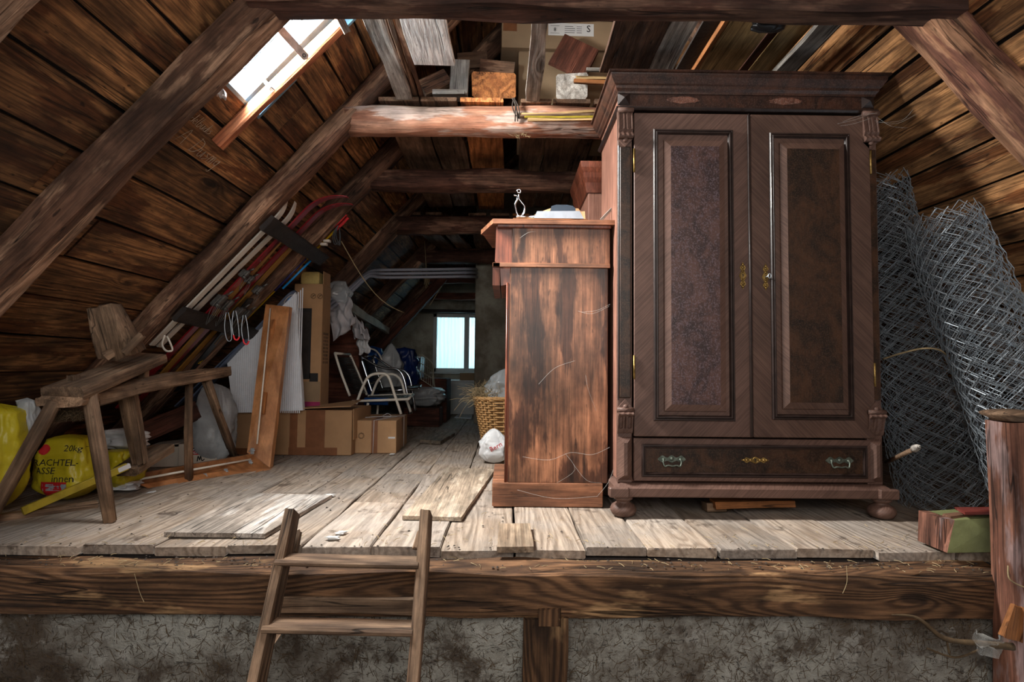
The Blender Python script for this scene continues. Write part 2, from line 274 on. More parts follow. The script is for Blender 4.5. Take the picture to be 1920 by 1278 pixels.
# ------------------------------------------------------------------ mesh builder
WM = {}
class MB:
    def __init__(s): s.v = []; s.f = []; s.sm = []
    def add(s, vs, fs, smooth=False, mat=None):
        k = len(s.v); s.v += [mat @ V(a) for a in vs] if mat else [V(a) for a in vs]
        s.f += [tuple(i+k for i in f) for f in fs]; s.sm += [smooth]*len(fs); return s
    def box(s, a, b, bev=.0, mat=None):
        x0, y0, z0 = a; x1, y1, z1 = b
        if x0 > x1: x0, x1 = x1, x0
        if y0 > y1: y0, y1 = y1, y0
        if z0 > z1: z0, z1 = z1, z0
        e = min(bev, (x1-x0)*.45, (y1-y0)*.45, (z1-z0)*.45)
        if e <= 0:
            vs = [(x, y, z) for x in (x0, x1) for y in (y0, y1) for z in (z0, z1)]
            return s.add(vs, [(0, 1, 3, 2), (4, 6, 7, 5), (0, 4, 5, 1), (2, 3, 7, 6), (0, 2, 6, 4), (1, 5, 7, 3)], False, mat)
        def ring(z, d): return [(x0+d+e, y0+d, z), (x1-d-e, y0+d, z), (x1-d, y0+d+e, z), (x1-d, y1-d-e, z), (x1-d-e, y1-d, z), (x0+d+e, y1-d, z), (x0+d, y1-d-e, z), (x0+d, y0+d+e, z)]
        e2 = e
        vs = ring(z0, e*.6) + ring(z0+e2, 0) + ring(z1-e2, 0) + ring(z1, e*.6)
        fs = [tuple(reversed(range(8))), tuple(range(24, 32))]
        for r in range(3):
            for i in range(8): j = (i+1) % 8; fs.append((r*8+i, r*8+j, r*8+8+j, r*8+8+i))
        return s.add(vs, fs, False, mat)
    def tube(s, pts, r, n=6, close=False, cap=True, flat=1.0):
        pts = [V(p) for p in pts]; m = len(pts)
        if m < 2: return s
        vs = []; up = None
        for i, p in enumerate(pts):
            a = pts[i-1] if i > 0 else (pts[-1] if close else p); b = pts[i+1] if i < m-1 else (pts[0] if close else p)
            t = (b-a); t = t.normalized() if t.length > 1e-9 else V((0, 0, 1))
            if up is None: up = V((0, 0, 1)) if abs(t.z) < .9 else V((1, 0, 0))
            x = up - t*up.dot(t)
            if x.length < 1e-6: x = t.orthogonal()
            x.normalize(); up = x; y = t.cross(x); rr = r[i] if isinstance(r, (list, tuple)) else r
            for k in range(n):
                q = 2*PI*k/n; vs.append(p + x*math.cos(q)*rr + y*math.sin(q)*rr*flat)
        fs = []
        for i in range(m if close else m-1):
            for k in range(n): j = (k+1) % n; i2 = (i+1) % m; fs.append((i*n+k, i*n+j, i2*n+j, i2*n+k))
        if cap and not close: fs.append(tuple(reversed(range(n)))); fs.append(tuple((m-1)*n+k for k in range(n)))
        return s.add(vs, fs, n > 4)
    def lathe(s, prof, n=20, mat=None):
        vs = [(r*math.cos(2*PI*k/n), r*math.sin(2*PI*k/n), z) for r, z in prof for k in range(n)]
        fs = [(i*n+k, i*n+(k+1) % n, (i+1)*n+(k+1) % n, (i+1)*n+k) for i in range(len(prof)-1) for k in range(n)]
        fs += [tuple(reversed(range(n))), tuple((len(prof)-1)*n+k for k in range(n))]
        return s.add(vs, fs, True, mat)
    def prism(s, poly, d0, d1, mat=None):
        """polygon in local x,z extruded along y"""
        n = len(poly); vs = [(x, d0, z) for x, z in poly]+[(x, d1, z) for x, z in poly]
        fs = [tuple(range(n)), tuple(reversed(range(n, 2*n)))]+[((i+1) % n, i, n+i, n+(i+1) % n) for i in range(n)]
        return s.add(vs, fs, False, mat)
    def hexa(s, p):
        """8 corners: 4 front loop, 4 back loop"""
        return s.add(p, [(0, 1, 2, 3), (7, 6, 5, 4), (0, 4, 5, 1), (1, 5, 6, 2), (2, 6, 7, 3), (3, 7, 4, 0)])
    def grid(s, fn, nu, nv, closeu=False, smooth=True, mat=None):
        vs = [fn(i/(nu if closeu else nu-1), j/(nv-1)) for j in range(nv) for i in range(nu)]
        fs = []
        for j in range(nv-1):
            for i in range(nu if closeu else nu-1): k = (i+1) % nu; fs.append((j*nu+i, j*nu+k, (j+1)*nu+k, (j+1)*nu+i))
        return s.add(vs, fs, smooth, mat)
    def build(s, name, mat, parent=None, M0=None):
        me = bpy.data.meshes.new(name); me.from_pydata([tuple(a) for a in s.v], [], s.f)
        me.polygons.foreach_set('use_smooth', s.sm); me.materials.append(M[mat] if isinstance(mat, str) else mat)
        me.update()
        return link(bpy.data.objects.new(name, me), parent, M0)
def link(o, parent=None, M0=None):
    C.objects.link(o); M0 = M0 or Matrix()
    if parent:
        o.parent = parent; o.matrix_basis = WM[parent.name].inverted() @ M0
    else: o.matrix_basis = M0
    WM[o.name] = M0.copy(); return o
def tag(o, label=None, cat=None, group=None, kind=None):
    if label: o['label'] = label
    if cat: o['category'] = cat
    if group: o['group'] = group
    if kind: o['kind'] = kind
    return o
def thing(name, label, cat, loc=(0, 0, 0), rz=0, group=None, kind=None, M0=None):
    o = bpy.data.objects.new(name, None); o.empty_display_size = .05
    link(o, None, M0 or (Matrix.Translation(V(loc)) @ Matrix.Rotation(rz, 4, 'Z')))
    return tag(o, label, cat, group, kind)
def T(x=0, y=0, z=0): return Matrix.Translation((x, y, z))
def R(a, ax='Z'): return Matrix.Rotation(a, 4, ax)
def axes(p0, p1, up=(0, 0, 1)):
    p0, p1, up = V(p0), V(p1), V(up); X = (p1-p0).normalized(); Z = up-X*up.dot(X)
    if Z.length < 1e-4: Z = X.orthogonal()
    Z.normalize(); Y = Z.cross(X)
    return Matrix(((X.x, Y.x, Z.x, p0.x), (X.y, Y.y, Z.y, p0.y), (X.z, Y.z, Z.z, p0.z), (0, 0, 0, 1)))
SEED = [0]
def timber(name, p0, p1, w, h, mat, parent=None, up=(0, 0, 1), rnd=.15, wob=.006, seg=None, n=8, taper=1, bow=0, wany=0):
    """a hewn stick: local x along its length, w along local y, h along local z; origin on the axis"""
    SEED[0] += 1; sd = SEED[0]*3.71
    L = (V(p1)-V(p0)).length; seg = seg or max(2, int(L/.22)); b = MB(); vs = []
    if n <= 8:
        c = rnd*min(w, h); a, q = w/2, h/2
        cs = [(-a, -q+c), (-a+c, -q), (a-c, -q), (a, -q+c), (a, q-c), (a-c, q), (-a+c, q), (-a, q-c)]
    else:
        cs = []
        for k in range(n):
            t = 2*PI*k/n; e = 2/(2+6*(1-min(1, rnd)))
            sg = lambda x: math.copysign(abs(x)**e, x)
            cs.append((sg(math.cos(t))*w/2, sg(math.sin(t))*h/2))
        cs = cs[::1]
    m = len(cs)
    for i in range(seg+1):
        x = L*i/seg; k = 1+(taper-1)*i/seg; z0 = bow*math.sin(PI*i/seg)
        for j, (y, z) in enumerate(cs):
            d1 = noise.noise((x*2.3+sd, y*9+sd, z*9)) * wob*2.2; d2 = noise.noise((x*2.3, sd+j*.7, z*9+5)) * wob*2.2
            wy = noise.noise((x*3.1+sd, (1 if y > 0 else -1)*7.7, sd))*wany*2*(1 if y > 0 else -1)
            dx = noise.noise((j*.9, sd, i))*wob*1.5 if i in (0, seg) else 0
            vs.append((x+dx, y*k+d1+wy, z*k+d2+z0))
    fs = [tuple(reversed(range(m))), tuple(seg*m+j for j in range(m))]
    for i in range(seg):
        for j in range(m): q = (j+1) % m; fs.append((i*m+j, i*m+q, (i+1)*m+q, (i+1)*m+j))
    b.add(vs, fs, n > 8 and rnd > .4)
    return b.build(name, mat, parent, axes(p0, p1, up))
def smooth_path(pts, k=6):
    pts = [V(p) for p in pts]; out = []
    for i in range(len(pts)-1):
        a = pts[max(i-1, 0)]; b = pts[i]; c = pts[i+1]; d = pts[min(i+2, len(pts)-1)]
        for j in range(k):
            t = j/k; out.append(.5*((2*b)+(c-a)*t+(2*a-5*b+4*c-d)*t*t+(3*b-a-3*c+d)*t**3))
    return out+[pts[-1]]
def text(name, s, size, mat, parent, M0, ext=.0006, onto=None, shear=0, thin=0):
    """lettering mesh lying in the local x,z plane facing -y, optionally laid onto a surface"""
    cu_ = bpy.data.curves.new(name, 'FONT'); cu_.body = s; cu_.size = size; cu_.extrude = 0 if onto else ext; cu_.align_x = 'CENTER'; cu_.align_y = 'CENTER'; cu_.resolution_u = 2; cu_.shear = shear; cu_.offset = thin
    tmp = bpy.data.objects.new(name+'_tmp', cu_); me = bpy.data.meshes.new_from_object(tmp); bpy.data.objects.remove(tmp)
    me.transform(R(PI/2, 'X'))
    if onto: wrap(me, M0, onto)
    me.materials.clear(); me.materials.append(M[mat])
    return link(bpy.data.objects.new(name, me), parent, M0)
def wrap(me, M0, onto, off=.003):
    mo = WM[onto.name]; bv = BVHTree.FromPolygons([mo @ v.co for v in onto.data.vertices], [tuple(p.vertices) for p in onto.data.polygons])
    dr = (M0.to_3x3() @ V((0, 1, 0))).normalized(); inv = M0.inverted()
    for v in me.vertices:
        w = M0 @ v.co; h = bv.ray_cast(w-dr*.6, dr)
        if h[0] is not None: v.co = inv @ (h[0]-dr*off)
def patch(name, w, h, mat, parent, M0, onto, n=8):
    b = MB(); b.grid(lambda u, v: ((u-.5)*w, 0, (v-.5)*h), n, n); o = b.build(name, mat, parent, M0); wrap(o.data, M0, onto, .002); return o
def rot_into(v): return v

# ------------------------------------------------------------------ roof slopes, boarded lengthwise
def slope(nm, label, PT, seams, mat, holes=None, top=3.4, bot=-2.4):
    r = thing(nm, label, 'roof', (0, 0, 0), kind='structure')
    for i in range(len(seams)-1):
        s0, s1 = seams[i], seams[i+1]
        cuts = [-.9]+sorted(random.uniform(.2, 8.6) for _ in range(2))
        cuts = [c for k, c in enumerate(cuts) if k == 0 or c-cuts[k-1] > .9]+[9.3]
        segs = list(zip(cuts[:-1], cuts[1:]))
        if holes and s0 < holes[3]-.02 and s1 > holes[2]+.02:
            new = []
            for a, b_ in segs:
                if b_ <= holes[0] or a >= holes[1]: new.append((a, b_))
                else:
                    if a < holes[0]: new.append((a, holes[0]))
                    if b_ > holes[1]: new.append((holes[1], b_))
            segs = new
        for a, b_ in segs:
            if b_-a < .06: continue
            g = .011+random.random()*.007; w = s1-s0-g; sm = (s0+s1)/2
            off = -.0125+random.uniform(-.004, .004)
            timber('plank', PT(sm, a+.002, off), PT(sm, b_-.002, off), w, .022, mat, r, up=PT(0, 0, 0)-PT(0, 0, 1), rnd=.12, wob=.0022, seg=max(3, int((b_-a)/.5)), wany=.003)
    return r
sl = [-2.62, -2.38, -2.13, -1.9, -1.66, -1.42, -1.18, -.94, -.70, -.47, -.24, 0, .226, .433, .645, .85, 1.06, 1.28, 1.5, 1.72, 1.95, 2.17, 2.4, 2.63, 2.86]
LS0 = LP(0, 0); SBASE = LS0.x*TL.x+LS0.z*TL.z
def ridge_s(PT):   # slope coordinate where x reaches the ridge line
    return (0.36-PT(0, 0).x)/(PT(1, 0).x-PT(0, 0).x)
sl = [s for s in sl if s < ridge_s(LP)] + [ridge_s(LP)]
srr = []; s = -.386
while s > -2.9: srr.append(s); s -= .185+random.uniform(-.02, .03)
srr = srr[::-1]+[-.185, -.02, .168, .323]
s = .323
while s < ridge_s(RP)-.12: s += .19+random.uniform(-.02, .03); srr.append(s)
srr[-1] = ridge_s(RP)
HOLE = (2.31, 2.84, .60, 1.45)
sl = [x for x in sl if not (.58 < x < .7)]; sl = sorted(sl+[.60])
slope('wall_left', 'brown knotty boards lining the roof slope on the side of the open hatch', LP, sl, 'plank', HOLE)
slope('wall_right', 'golden brown boards, tone lightened for hatch light, lining the roof slope beside the wire rolls', RP, srr, 'plankR')
# bitumen-dark outer skin behind the board gaps
sk = MB()
def skin(PT, ya, yb, s0, s1):
    o = -.04; sk.hexa([PT(s0, ya, o), PT(s1, ya, o), PT(s1, yb, o), PT(s0, yb, o), PT(s0, ya, o-.01), PT(s1, ya, o-.01), PT(s1, yb, o-.01), PT(s0, yb, o-.01)])
e = ridge_s(LP); skin(LP, -.9, HOLE[0], -2.7, e); skin(LP, HOLE[1], 9.3, -2.7, e); skin(LP, HOLE[0], HOLE[1], -2.7, HOLE[2]); skin(LP, HOLE[0], HOLE[1], HOLE[3], e)
skin(RP, -.9, 9.3, -3.0, ridge_s(RP))
tag(sk.build('roof_underlay', 'dark'), 'black roof underlay showing in the gaps between the boards', 'roof', kind='structure')

# rafters
RD = [1.50, 2.265, 3.365, 4.18, 5.45, 7.0, 8.4]
names = ['hewn rafter crossing the upper left corner of the photo', 'heavy hewn rafter running down beside the open hatch', 'rounded rafter between the chalk-marked boards and the skis',
         'rafter behind the ski poles, its foot near the styrofoam', 'dark rafter behind the cardboard boxes', 'dark rafter over the garden chairs', 'far dark rafter near the curtained window']
for i, D in enumerate(RD):
    rr_ = [.15, .2, .75, .5, .3, .3, .3][i]
    r = timber('rafter', LP(-2.5, D, .066), LP(ridge_s(LP)-.05, D, .066), .135, .135, 'rafter', None, up=-NL, rnd=rr_, wob=.012, n=16, seg=34)
    tag(r, names[i], 'rafter', kind='structure')
namr = ['rafter above the newel post, cropped by the photo edge', 'pale split rafter running down from the right end of the front collar beam', 'rafter hidden behind the top of the wire rolls',
        'rafter of the wardrobe side, one bay beyond the wire rolls', 'rafter of the wardrobe side, two bays beyond the wire rolls', 'rafter of the wardrobe side, three bays beyond', 'rafter of the wardrobe side next to the end wall']
for i, D in enumerate(RD):
    r = timber('rafter', RP(-2.8, D+(.02 if i else 0), .066), RP(ridge_s(RP)-.05, D+(.02 if i else 0), .066), .15, .14, 'log' if i == 1 else 'rafter', None, up=-NR, rnd=.3, wob=.012, n=16, seg=34)
    if i == 1: r.data.materials[0] = wood('split_rafter_wood', (206, 156, 122), (138, 90, 62), ring=6, ringc=.6, grime=.4, knots=.5, patch=(120, 76, 64), pamt=.5)
    tag(r, namr[i], 'rafter', kind='structure')
# collar beams
def collar(D, z, h, w, x0, x1, mat, lab, rnd, dz=0):
    o = timber('collar_beam', (x0, D, z+h/2), (x1, D, z+h/2+dz), w, h, mat, None, rnd=rnd, wob=.010, n=16, seg=26)
    return tag(o, lab, 'beam', kind='structure')
collar(2.21, 2.115, .17, .12, -1.04, 1.80, 'beam', 'front collar beam along the top edge of the photo', .2, .01)
collar(3.385, 2.095, .165, .165, -.98, 1.9, 'log', 'pale reddish stripped log spanning behind the wardrobe cornice', .85, .02)
collar(4.19, 2.01, .15, .15, -1.02, 1.9, 'beam', 'second round collar beam, below the bright stripped log', .8)
collar(5.46, 1.99, .165, .15, -1.1, 1.95, 'beam', 'third collar beam, level with the brown cabinet top', .6)
collar(7.0, 1.985, .16, .15, -1.12, 1.95, 'beam', 'fourth collar beam, from which a string hangs', .6)
collar(8.1, 1.90, .15, .15, -1.2, 2.0, 'reddish', 'dark collar beam just beyond the grey conduits', .5)
collar(8.75, 1.74, .10, .12, -1.3, 2.0, 'reddish', 'lowest dark beam right above the curtained window', .4)

# ceiling boards lying on the collar beams (two narrow ones stand between the weathered pair)
ceil = thing('ceiling', 'loose boards laid lengthwise over the collar beams', 'ceiling', kind='structure')
def cb(pa, pb, y, D0, D1, mat, z=2.285, th=.025, lab=None, tilt=0):
    a = onz(pa, y, z); b = onz(pb, y, z); x = (a.x+b.x)/2; w = abs(b.x-a.x)
    o = timber('board', (x, D0, z+th/2), (x+tilt, D1, z+th/2), w, th, mat, ceil, rnd=.1, wob=.004, wany=.008)
    if lab: o['label'] = lab
for a in [(746, 754, 94, 2.16, 3.44, 'board', 2.31), (757, 768, 94, 2.16, 3.44, 'rafter', 2.31), (702, 742, 94, 2.16, 3.44, 'grey'), (769, 848, 94, 2.16, 2.93, 'pale'), (994, 1023, 94, 2.16, 3.44, 'grey'), (1141, 1238, 80, 2.16, 2.98, 'rafter'), (1243, 1288, 80, 2.16, 3.0, 'grey'), (1497, 1540, 86, 2.16, 3.4, 'grey'),
          (753, 815, 280, 3.31, 5.55, 'board', 2.275), (817, 873, 280, 3.31, 5.5, 'board', 2.275), (879, 944, 280, 3.31, 5.6, 'orange', 2.275), (974, 1018, 280, 3.31, 5.5, 'board', 2.275), (1022, 1080, 280, 3.31, 5.52, 'board', 2.275), (1086, 1104, 280, 3.31, 5.5, 'board', 2.275),
          (1290, 1340, 280, 3.31, 5.5, 'board', 2.275), (1350, 1420, 280, 3.31, 5.5, 'board', 2.275), (1430, 1500, 280, 3.31, 5.5, 'board', 2.275), (1510, 1560, 280, 3.31, 5.5, 'board', 2.275)]:
    cb(*a)
for k, (x, w, m) in enumerate([(-.95, .2, 'board'), (-.72, .16, 'board'), (-.30, .17, 'board'), (-.08, .18, 'board'), (.12, .16, 'orange'), (.33, .2, 'board')]):
    timber('board', (x, 5.4, 2.17), (x+(.2 if k < 2 else 0), 7.1, 2.17), w, .024, m, ceil, rnd=.1, wob=.004, wany=.008)
for k in range(12):
    x = -1.25+k*.26
    timber('board', (x, 7.0, 2.16), (x, 8.95, 2.10), .24, .024, 'reddish', ceil, rnd=.1, wob=.004)

# ------------------------------------------------------------------ floor
fl = thing('floor', 'dusty worn floor boards running lengthwise into the attic', 'floor', kind='structure')
fx = [-3.35, -3.05, -2.78, -2.5, -2.2, -1.93, -1.64, -1.36, -1.08, -.79, -.52, -.25, .04, .315, .555, .84, 1.15, 1.46, 1.76, 2.03, 2.32, 2.6, 2.9, 3.2, 3.5, 3.85]
for i in range(len(fx)-1):
    y0 = 2.25+random.uniform(-.022, .022)+(.03 if fx[i] > 1.9 else 0); cuts = [y0, random.uniform(3.6, 6.4), 9.2]
    if random.random() < .3: cuts.insert(1, random.uniform(2.9, 3.3))
    for a, b_ in zip(cuts[:-1], cuts[1:]):
        if b_-a < .3: continue
        xm = (fx[i]+fx[i+1])/2; w = fx[i+1]-fx[i]-random.uniform(.004, .010); dz = random.uniform(-.004, .001)
        timber('plank', (xm, a, -.018+dz), (xm, b_-.004, -.018+dz), w, .034, 'floor', fl, rnd=.12, wob=.0035, seg=int((b_-a)/.12)+2 if a < 4 else 8, wany=.003)
b = MB(); b.box((-3.4, 2.3, -.12), (3.9, 9.2, -.05)); b.build('subfloor', 'dark', fl)
o = MB().box((-3, -1, -1.36), (3, 2.2, -1.3)).build('floor', 'floor'); tag(o, 'lower landing floor below the platform', 'floor', kind='structure')
o = timber('sill_beam', (-3.45, 2.175, -.122), (1.86, 2.175, -.118), .17, .165, 'sill', None, rnd=.22, wob=.009, n=24, seg=60)
tag(o, 'long worn sill beam under the platform edge, paint flaking', 'beam', kind='structure')
tag(MB().box((-3.7, -1.0, -1.36), (4.2, -.9, 4)).build('wall_back', 'dark'), 'unseen wall behind the viewpoint, added to block sky light', 'wall', kind='structure')  # unseen, added to close the rear against sky light
tag(MB().box((-3.6, -.9, -1.36), (-3.45, 9.2, .35)).build('wall_left', 'dark'), 'added unseen light block at the foot of the roof slope with the hatch', 'wall', kind='structure')  # unseen, added to stop light leaking in low at this side
tag(MB().box((4.05, -.9, -1.36), (4.2, 9.2, .35)).build('wall_right', 'dark'), 'added unseen light block at the foot of the roof slope behind the wardrobe', 'wall', kind='structure')  # unseen too, added against light leaks on the other side
o = timber('sill_beam', (1.99, 2.175, -.118), (4.05, 2.175, -.116), .17, .165, 'sill', None, rnd=.22, wob=.009, n=24, seg=20); tag(o, 'continuation of the sill beam beyond the newel post', 'beam', kind='structure')
# loam wall with straw
def lw(u, v):
    x = -3.45+7.5*u; z = -.19-1.12*v
    n = noise.fractal((x*2.2, z*2.2, 3), 1, 2, 5)*.028+noise.noise((x*9, z*9, 1))*.010+noise.noise((x*28, z*28, 4))*.006+noise.noise((x*60, z*60, 9))*.003
    return (x, 2.145+n+max(0, .03-v)*.9, z)
o = MB().grid(lw, 580, 90).build('wall_front', 'loam'); tag(o, 'rough grey loam wall with chopped straw below the sill beam', 'wall', kind='structure')
st = MB()
for k in range(2600):
    x = random.uniform(-2.0, 2.0); z = random.uniform(-.5, -.2)
    a = random.uniform(0, PI); L = random.uniform(.006, .024); u_ = (x+3.45)/7.5; v_ = (-.19-z)/1.12; y = lw(u_, v_)[1]-.0035
    d = V((math.cos(a), random.uniform(-.25, .25), math.sin(a)))*L; c = V((x, y, z)); q = V((-math.sin(a), 0, math.cos(a)))*random.uniform(.0006, .0013)
    st.add([c-d-q, c+d-q*.6, c+d+q*.6, c-d+q, c+V((0, -.0015, 0))], [(0, 1, 4), (1, 2, 4), (2, 3, 4), (3, 0, 4)])
tag(st.build('straw', 'strawd'), 'chopped straw sticking out of the grey loam wall', 'straw', kind='stuff')
a = P(982, 1200, 2.10); b_ = P(1064, 1200, 2.10)
o = timber('wall_post', ((a.x+b_.x)/2, 2.135, -1.3), ((a.x+b_.x)/2, 2.135, -.20), b_.x-a.x, .09, 'sill', None, up=(0, -1, 0), rnd=.1, wob=.006, seg=24)
tag(o, 'dark timber post set in the loam wall under the sill beam', 'post', kind='structure')
o = timber('post_tenon', P(1030, 1172, 2.094), P(1030, 1140, 2.094), .08, .02, 'sill', None, up=(0, -1, 0)); tag(o, 'dark tenon block at the top of the wall post', 'block', kind='structure')
# drifting root and dust in the corner under the newel post
b = MB(); b.tube(smooth_path([P(1672, 1152, 2.06), P(1720, 1158, 2.05), P(1770, 1196, 2.04), P(1830, 1205, 2.02), P(1900, 1212, 2.0)]), [.002+.0006*i*(1 if i < 14 else .8) for i in range(25)], 6)
b.tube(smooth_path([P(1738, 1215, 2.05), P(1790, 1232, 2.04), P(1835, 1218, 2.03)]), .004, 5); b.tube(smooth_path([P(1775, 1198, 2.04), P(1780, 1225, 2.04)]), .004, 5)
tag(b.build('dry_root', 'strawd'), 'dark dry root branching over the loam wall, low in the right corner', 'root')
b = MB()
def wb(u, v):
    p = P(1830+90*u, 1178+40*v+14*math.sin(u*5), 1.99+.04*u); return p+V((0, noise.noise((u*4, v*4, 0))*.04, noise.noise((u*5, v*3, 7))*.03))
b.grid(wb, 16, 8); tag(b.build('cobweb', 'web'), 'thick grey cobweb hanging beside the dry root', 'cobweb')

# newel post, painted box, wedge at the right
px0 = P(1888, 900, 2.02).x; px1 = px0+.105
ne = thing('newel_post', 'flaking reddish newel post with a flat cap, cropped by the photo edge', 'post', ((px0+px1)/2, 2.06, 0))
timber('post_shaft', ((px0+px1)/2, 2.06, -1.3), ((px0+px1)/2, 2.06, P(1900, 792, 2.02).z), .105, .10, 'sill', ne, up=(0, -1, 0), rnd=.12, wob=.005, seg=40).data.materials[0] = wood('newel_wood', (152, 104, 84), (96, 58, 46), ring=4, grime=.45, knots=.3, patch=(178, 150, 146), pamt=.3)
cz = P(1900, 790, 2.02).z
MB().lathe([(.055, cz), (.06, cz+.008), (.085, cz+.02), (.088, cz+.028), (.07, cz+.036), (.02, cz+.042)], 28, T((px0+px1)/2, 2.06, 0)).build('cap', 'trestle', ne)
bx = thing('painted_box', 'old box with olive green face and dull red rim at the platform edge', 'box', (1.75, 2.24, 0))
q = [P(1790, 975, 2.20), P(1893, 968, 2.16), P(1893, 1034, 2.16), P(1776, 1036, 2.20)]
b = MB(); b.hexa([q[3], q[2], q[1], q[0]]+[p+V((0, .14, 0)) for p in (q[3], q[2], q[1], q[0])]); b.build('green_board', 'grn', bx)
q = [P(1768, 972, 2.22), P(1790, 974, 2.20), P(1776, 1036, 2.20), P(1766, 1032, 2.22)]
b = MB(); b.hexa([q[3], q[2], q[1], q[0]]+[p+V((-.0, .13, 0)) for p in (q[3], q[2], q[1], q[0])]); b.build('end_board', 'post', bx)
timber('rim', P(1800, 957, 2.21), P(1893, 955, 2.18), .05, .014, 'redp', bx)
timber('rim', P(1775, 968, 2.24), P(1822, 962, 2.24), .04, .010, 'rafter', bx)
o = timber('wood_wedge', P(1893, 1196, 1.99), P(1905, 1134, 1.99), .06, .03, 'orange', None, up=(0, -1, 0), taper=.5, seg=4); tag(o, 'small pale wooden wedge at the foot of the newel post', 'wedge')
b = MB(); b.tube(smooth_path([P(1890, 1060, 2.0), P(1893, 1085, 1.985), P(1920, 1100, 1.98), P(1950, 1105, 1.98)]), .0025, 5); tag(b.build('string', 'straw'), 'loose string looped on the newel post', 'string')

# loose boards on the floor
def floorboard(pts, th, mat, label, z=.0):
    q = [onz(x, y, z+th) for x, y in pts]; b = MB(); c = sum(q, V((0, 0, 0)))/len(q); n = len(q)
    # subdivided ragged outline
    out = []
    for i in range(n):
        a, d = q[i], q[(i+1) % n]; k = max(2, int((d-a).length/.05))
        for j in range(k):
            p = a.lerp(d, j/k); out.append((p.x+noise.noise(p*30)*.004 - c.x, p.y+noise.noise(p*31+V((9, 0, 0)))*.004 - c.y))
    m = len(out); vs = [(x, y, z) for x, y in out]+[(x, y, z+th) for x, y in out]
    b.add([(x, y, zz) for x, y, zz in vs], [tuple(reversed(range(m))), tuple(range(m, 2*m))]+[(i, (i+1) % m, m+(i+1) % m, m+i) for i in range(m)])
    Mx = T(c.x, c.y, .002) @ R(PI/2); vs2 = [Mx.inverted() @ (T(c.x, c.y, .002) @ v) for v in b.v]; b.v = vs2
    o = b.build('loose_board', mat, None, Mx); tag(o, label, 'board'); return o
greyb = wood('dusty_grey_panel', (150, 140, 130), (108, 96, 86), ring=3, ringc=.3, grime=.45, knots=.05, patch=(176, 170, 164), pamt=.3, spots=.5)
tanb = wood('dusty_tan_panel', (156, 140, 122), (118, 102, 86), ring=3, ringc=.3, grime=.35, knots=.05, patch=(180, 166, 148), pamt=.3)
floorboard([(307, 998), (497, 1001), (621, 928), (470, 925)], .018, greyb, 'large grey dusty panel lying flat, behind the left ladder rail')
floorboard([(755, 967), (865, 970), (928, 880), (838, 876)], .018, tanb, 'long tan panel lying flat next to the brown cabinet base')
floorboard([(788, 824), (826, 827), (853, 811), (806, 809)], .03, tanb, 'small board lying far back, right of the tied carton')
floorboard([(932, 1026), (1001, 1025), (994, 981), (936, 982)], .022, wood('short_pale_board', (180, 158, 134), (124, 98, 76), ring=6, ringc=.5, grime=.3, knots=.2), 'short pale plank piece lying at the platform edge')
floorboard([(852, 782), (884, 784), (886, 777), (860, 776)], .01, 'foam', 'pale flat sheet on the far floor before the white cabinet')

# ------------------------------------------------------------------ ladder
ld = thing('ladder', 'wooden step ladder leaning on the platform edge', 'ladder', (-.6, 1.3, -1.3))
def LDp(px, y): return P(px, y, 2.05-.27*(y-960)/318)
for nm, a, c, lab in (('rail', LDp(549, 960), LDp(482, 1278), None), ('rail', LDp(800, 962), LDp(776, 1278), None)):
    d = (c-a).normalized(); bot = a+d*((-1.29-a.z)/d.z)
    timber(nm, a, bot, .036, .085, 'ladder', ld, up=(0, -1, .5), rnd=.3, wob=.003, seg=30, n=16)
for y, x0, x1 in ((1048, 530, 790), (1169, 507, 780), (1296, 470, 772), (1430, 440, 765)):
    a = LDp(x0, y-5)+V((0, -.028, 0)); c = LDp(x1, y+1)+V((0, -.028, 0)); timber('rung', a, c, .085, .022, 'ladder', ld, up=(0, .0, 1), rnd=.35, wob=.0015)
timber('cleat', P(492, 1208, 1.94), P(520, 1168, 1.99), .05, .03, 'ladder', ld, up=(0, -1, 0))
timber('cleat', P(548, 1036, 2.06), P(556, 996, 2.10), .04, .025, 'ladder', ld, up=(0, -1, 0))
timber('cleat', P(783, 1030, 2.06), P(792, 998, 2.10), .04, .02, 'ladder', ld, up=(0, -1, 0))
o = timber('batten', P(528, 1133, 2.065), P(778, 1136, 2.065), .022, .052, 'trestle'); tag(o, 'grey batten nailed to the sill beam between the ladder rails', 'batten')

# ------------------------------------------------------------------ wardrobe
WD = 2.70
def wx(px): return P(px, 560, WD).x
def wz(py): return P(1400, py, WD).z
X0, X1 = wx(1165), wx(1650); YB = WD+.58
wd = thing('wardrobe', 'large dark two-door antique wardrobe with moulded cornice and base drawer', 'wardrobe', ((X0+X1)/2, WD, 0))
Zt = wz(137); Zf = wz(197); Zd0 = wz(820); Zp1 = wz(908); Zp0 = wz(933)
BY = WD+.035     # body face plane
def wb_(name, a, c, mat, bev=.003, par=None): return MB().box(a, c, bev).build(name, mat, par or wd)
wb_('side_panel', (X0, BY+.02, Zp1), (X0+.022, YB, Zt-.04), 'wside'); wb_('side_panel', (X1-.022, BY+.02, Zp1), (X1, YB, Zt-.04), 'wside')
wb_('back_panel', (X0+.022, YB-.012, Zp1), (X1-.022, YB, Zt-.04), 'wside')
wb_('top_panel', (X0, BY, Zt-.06), (X1, YB, Zt-.03), 'wdark'); wb_('bottom_panel', (X0+.022, BY+.02, Zp1), (X1-.022, YB-.012, Zp1+.02), 'wside')
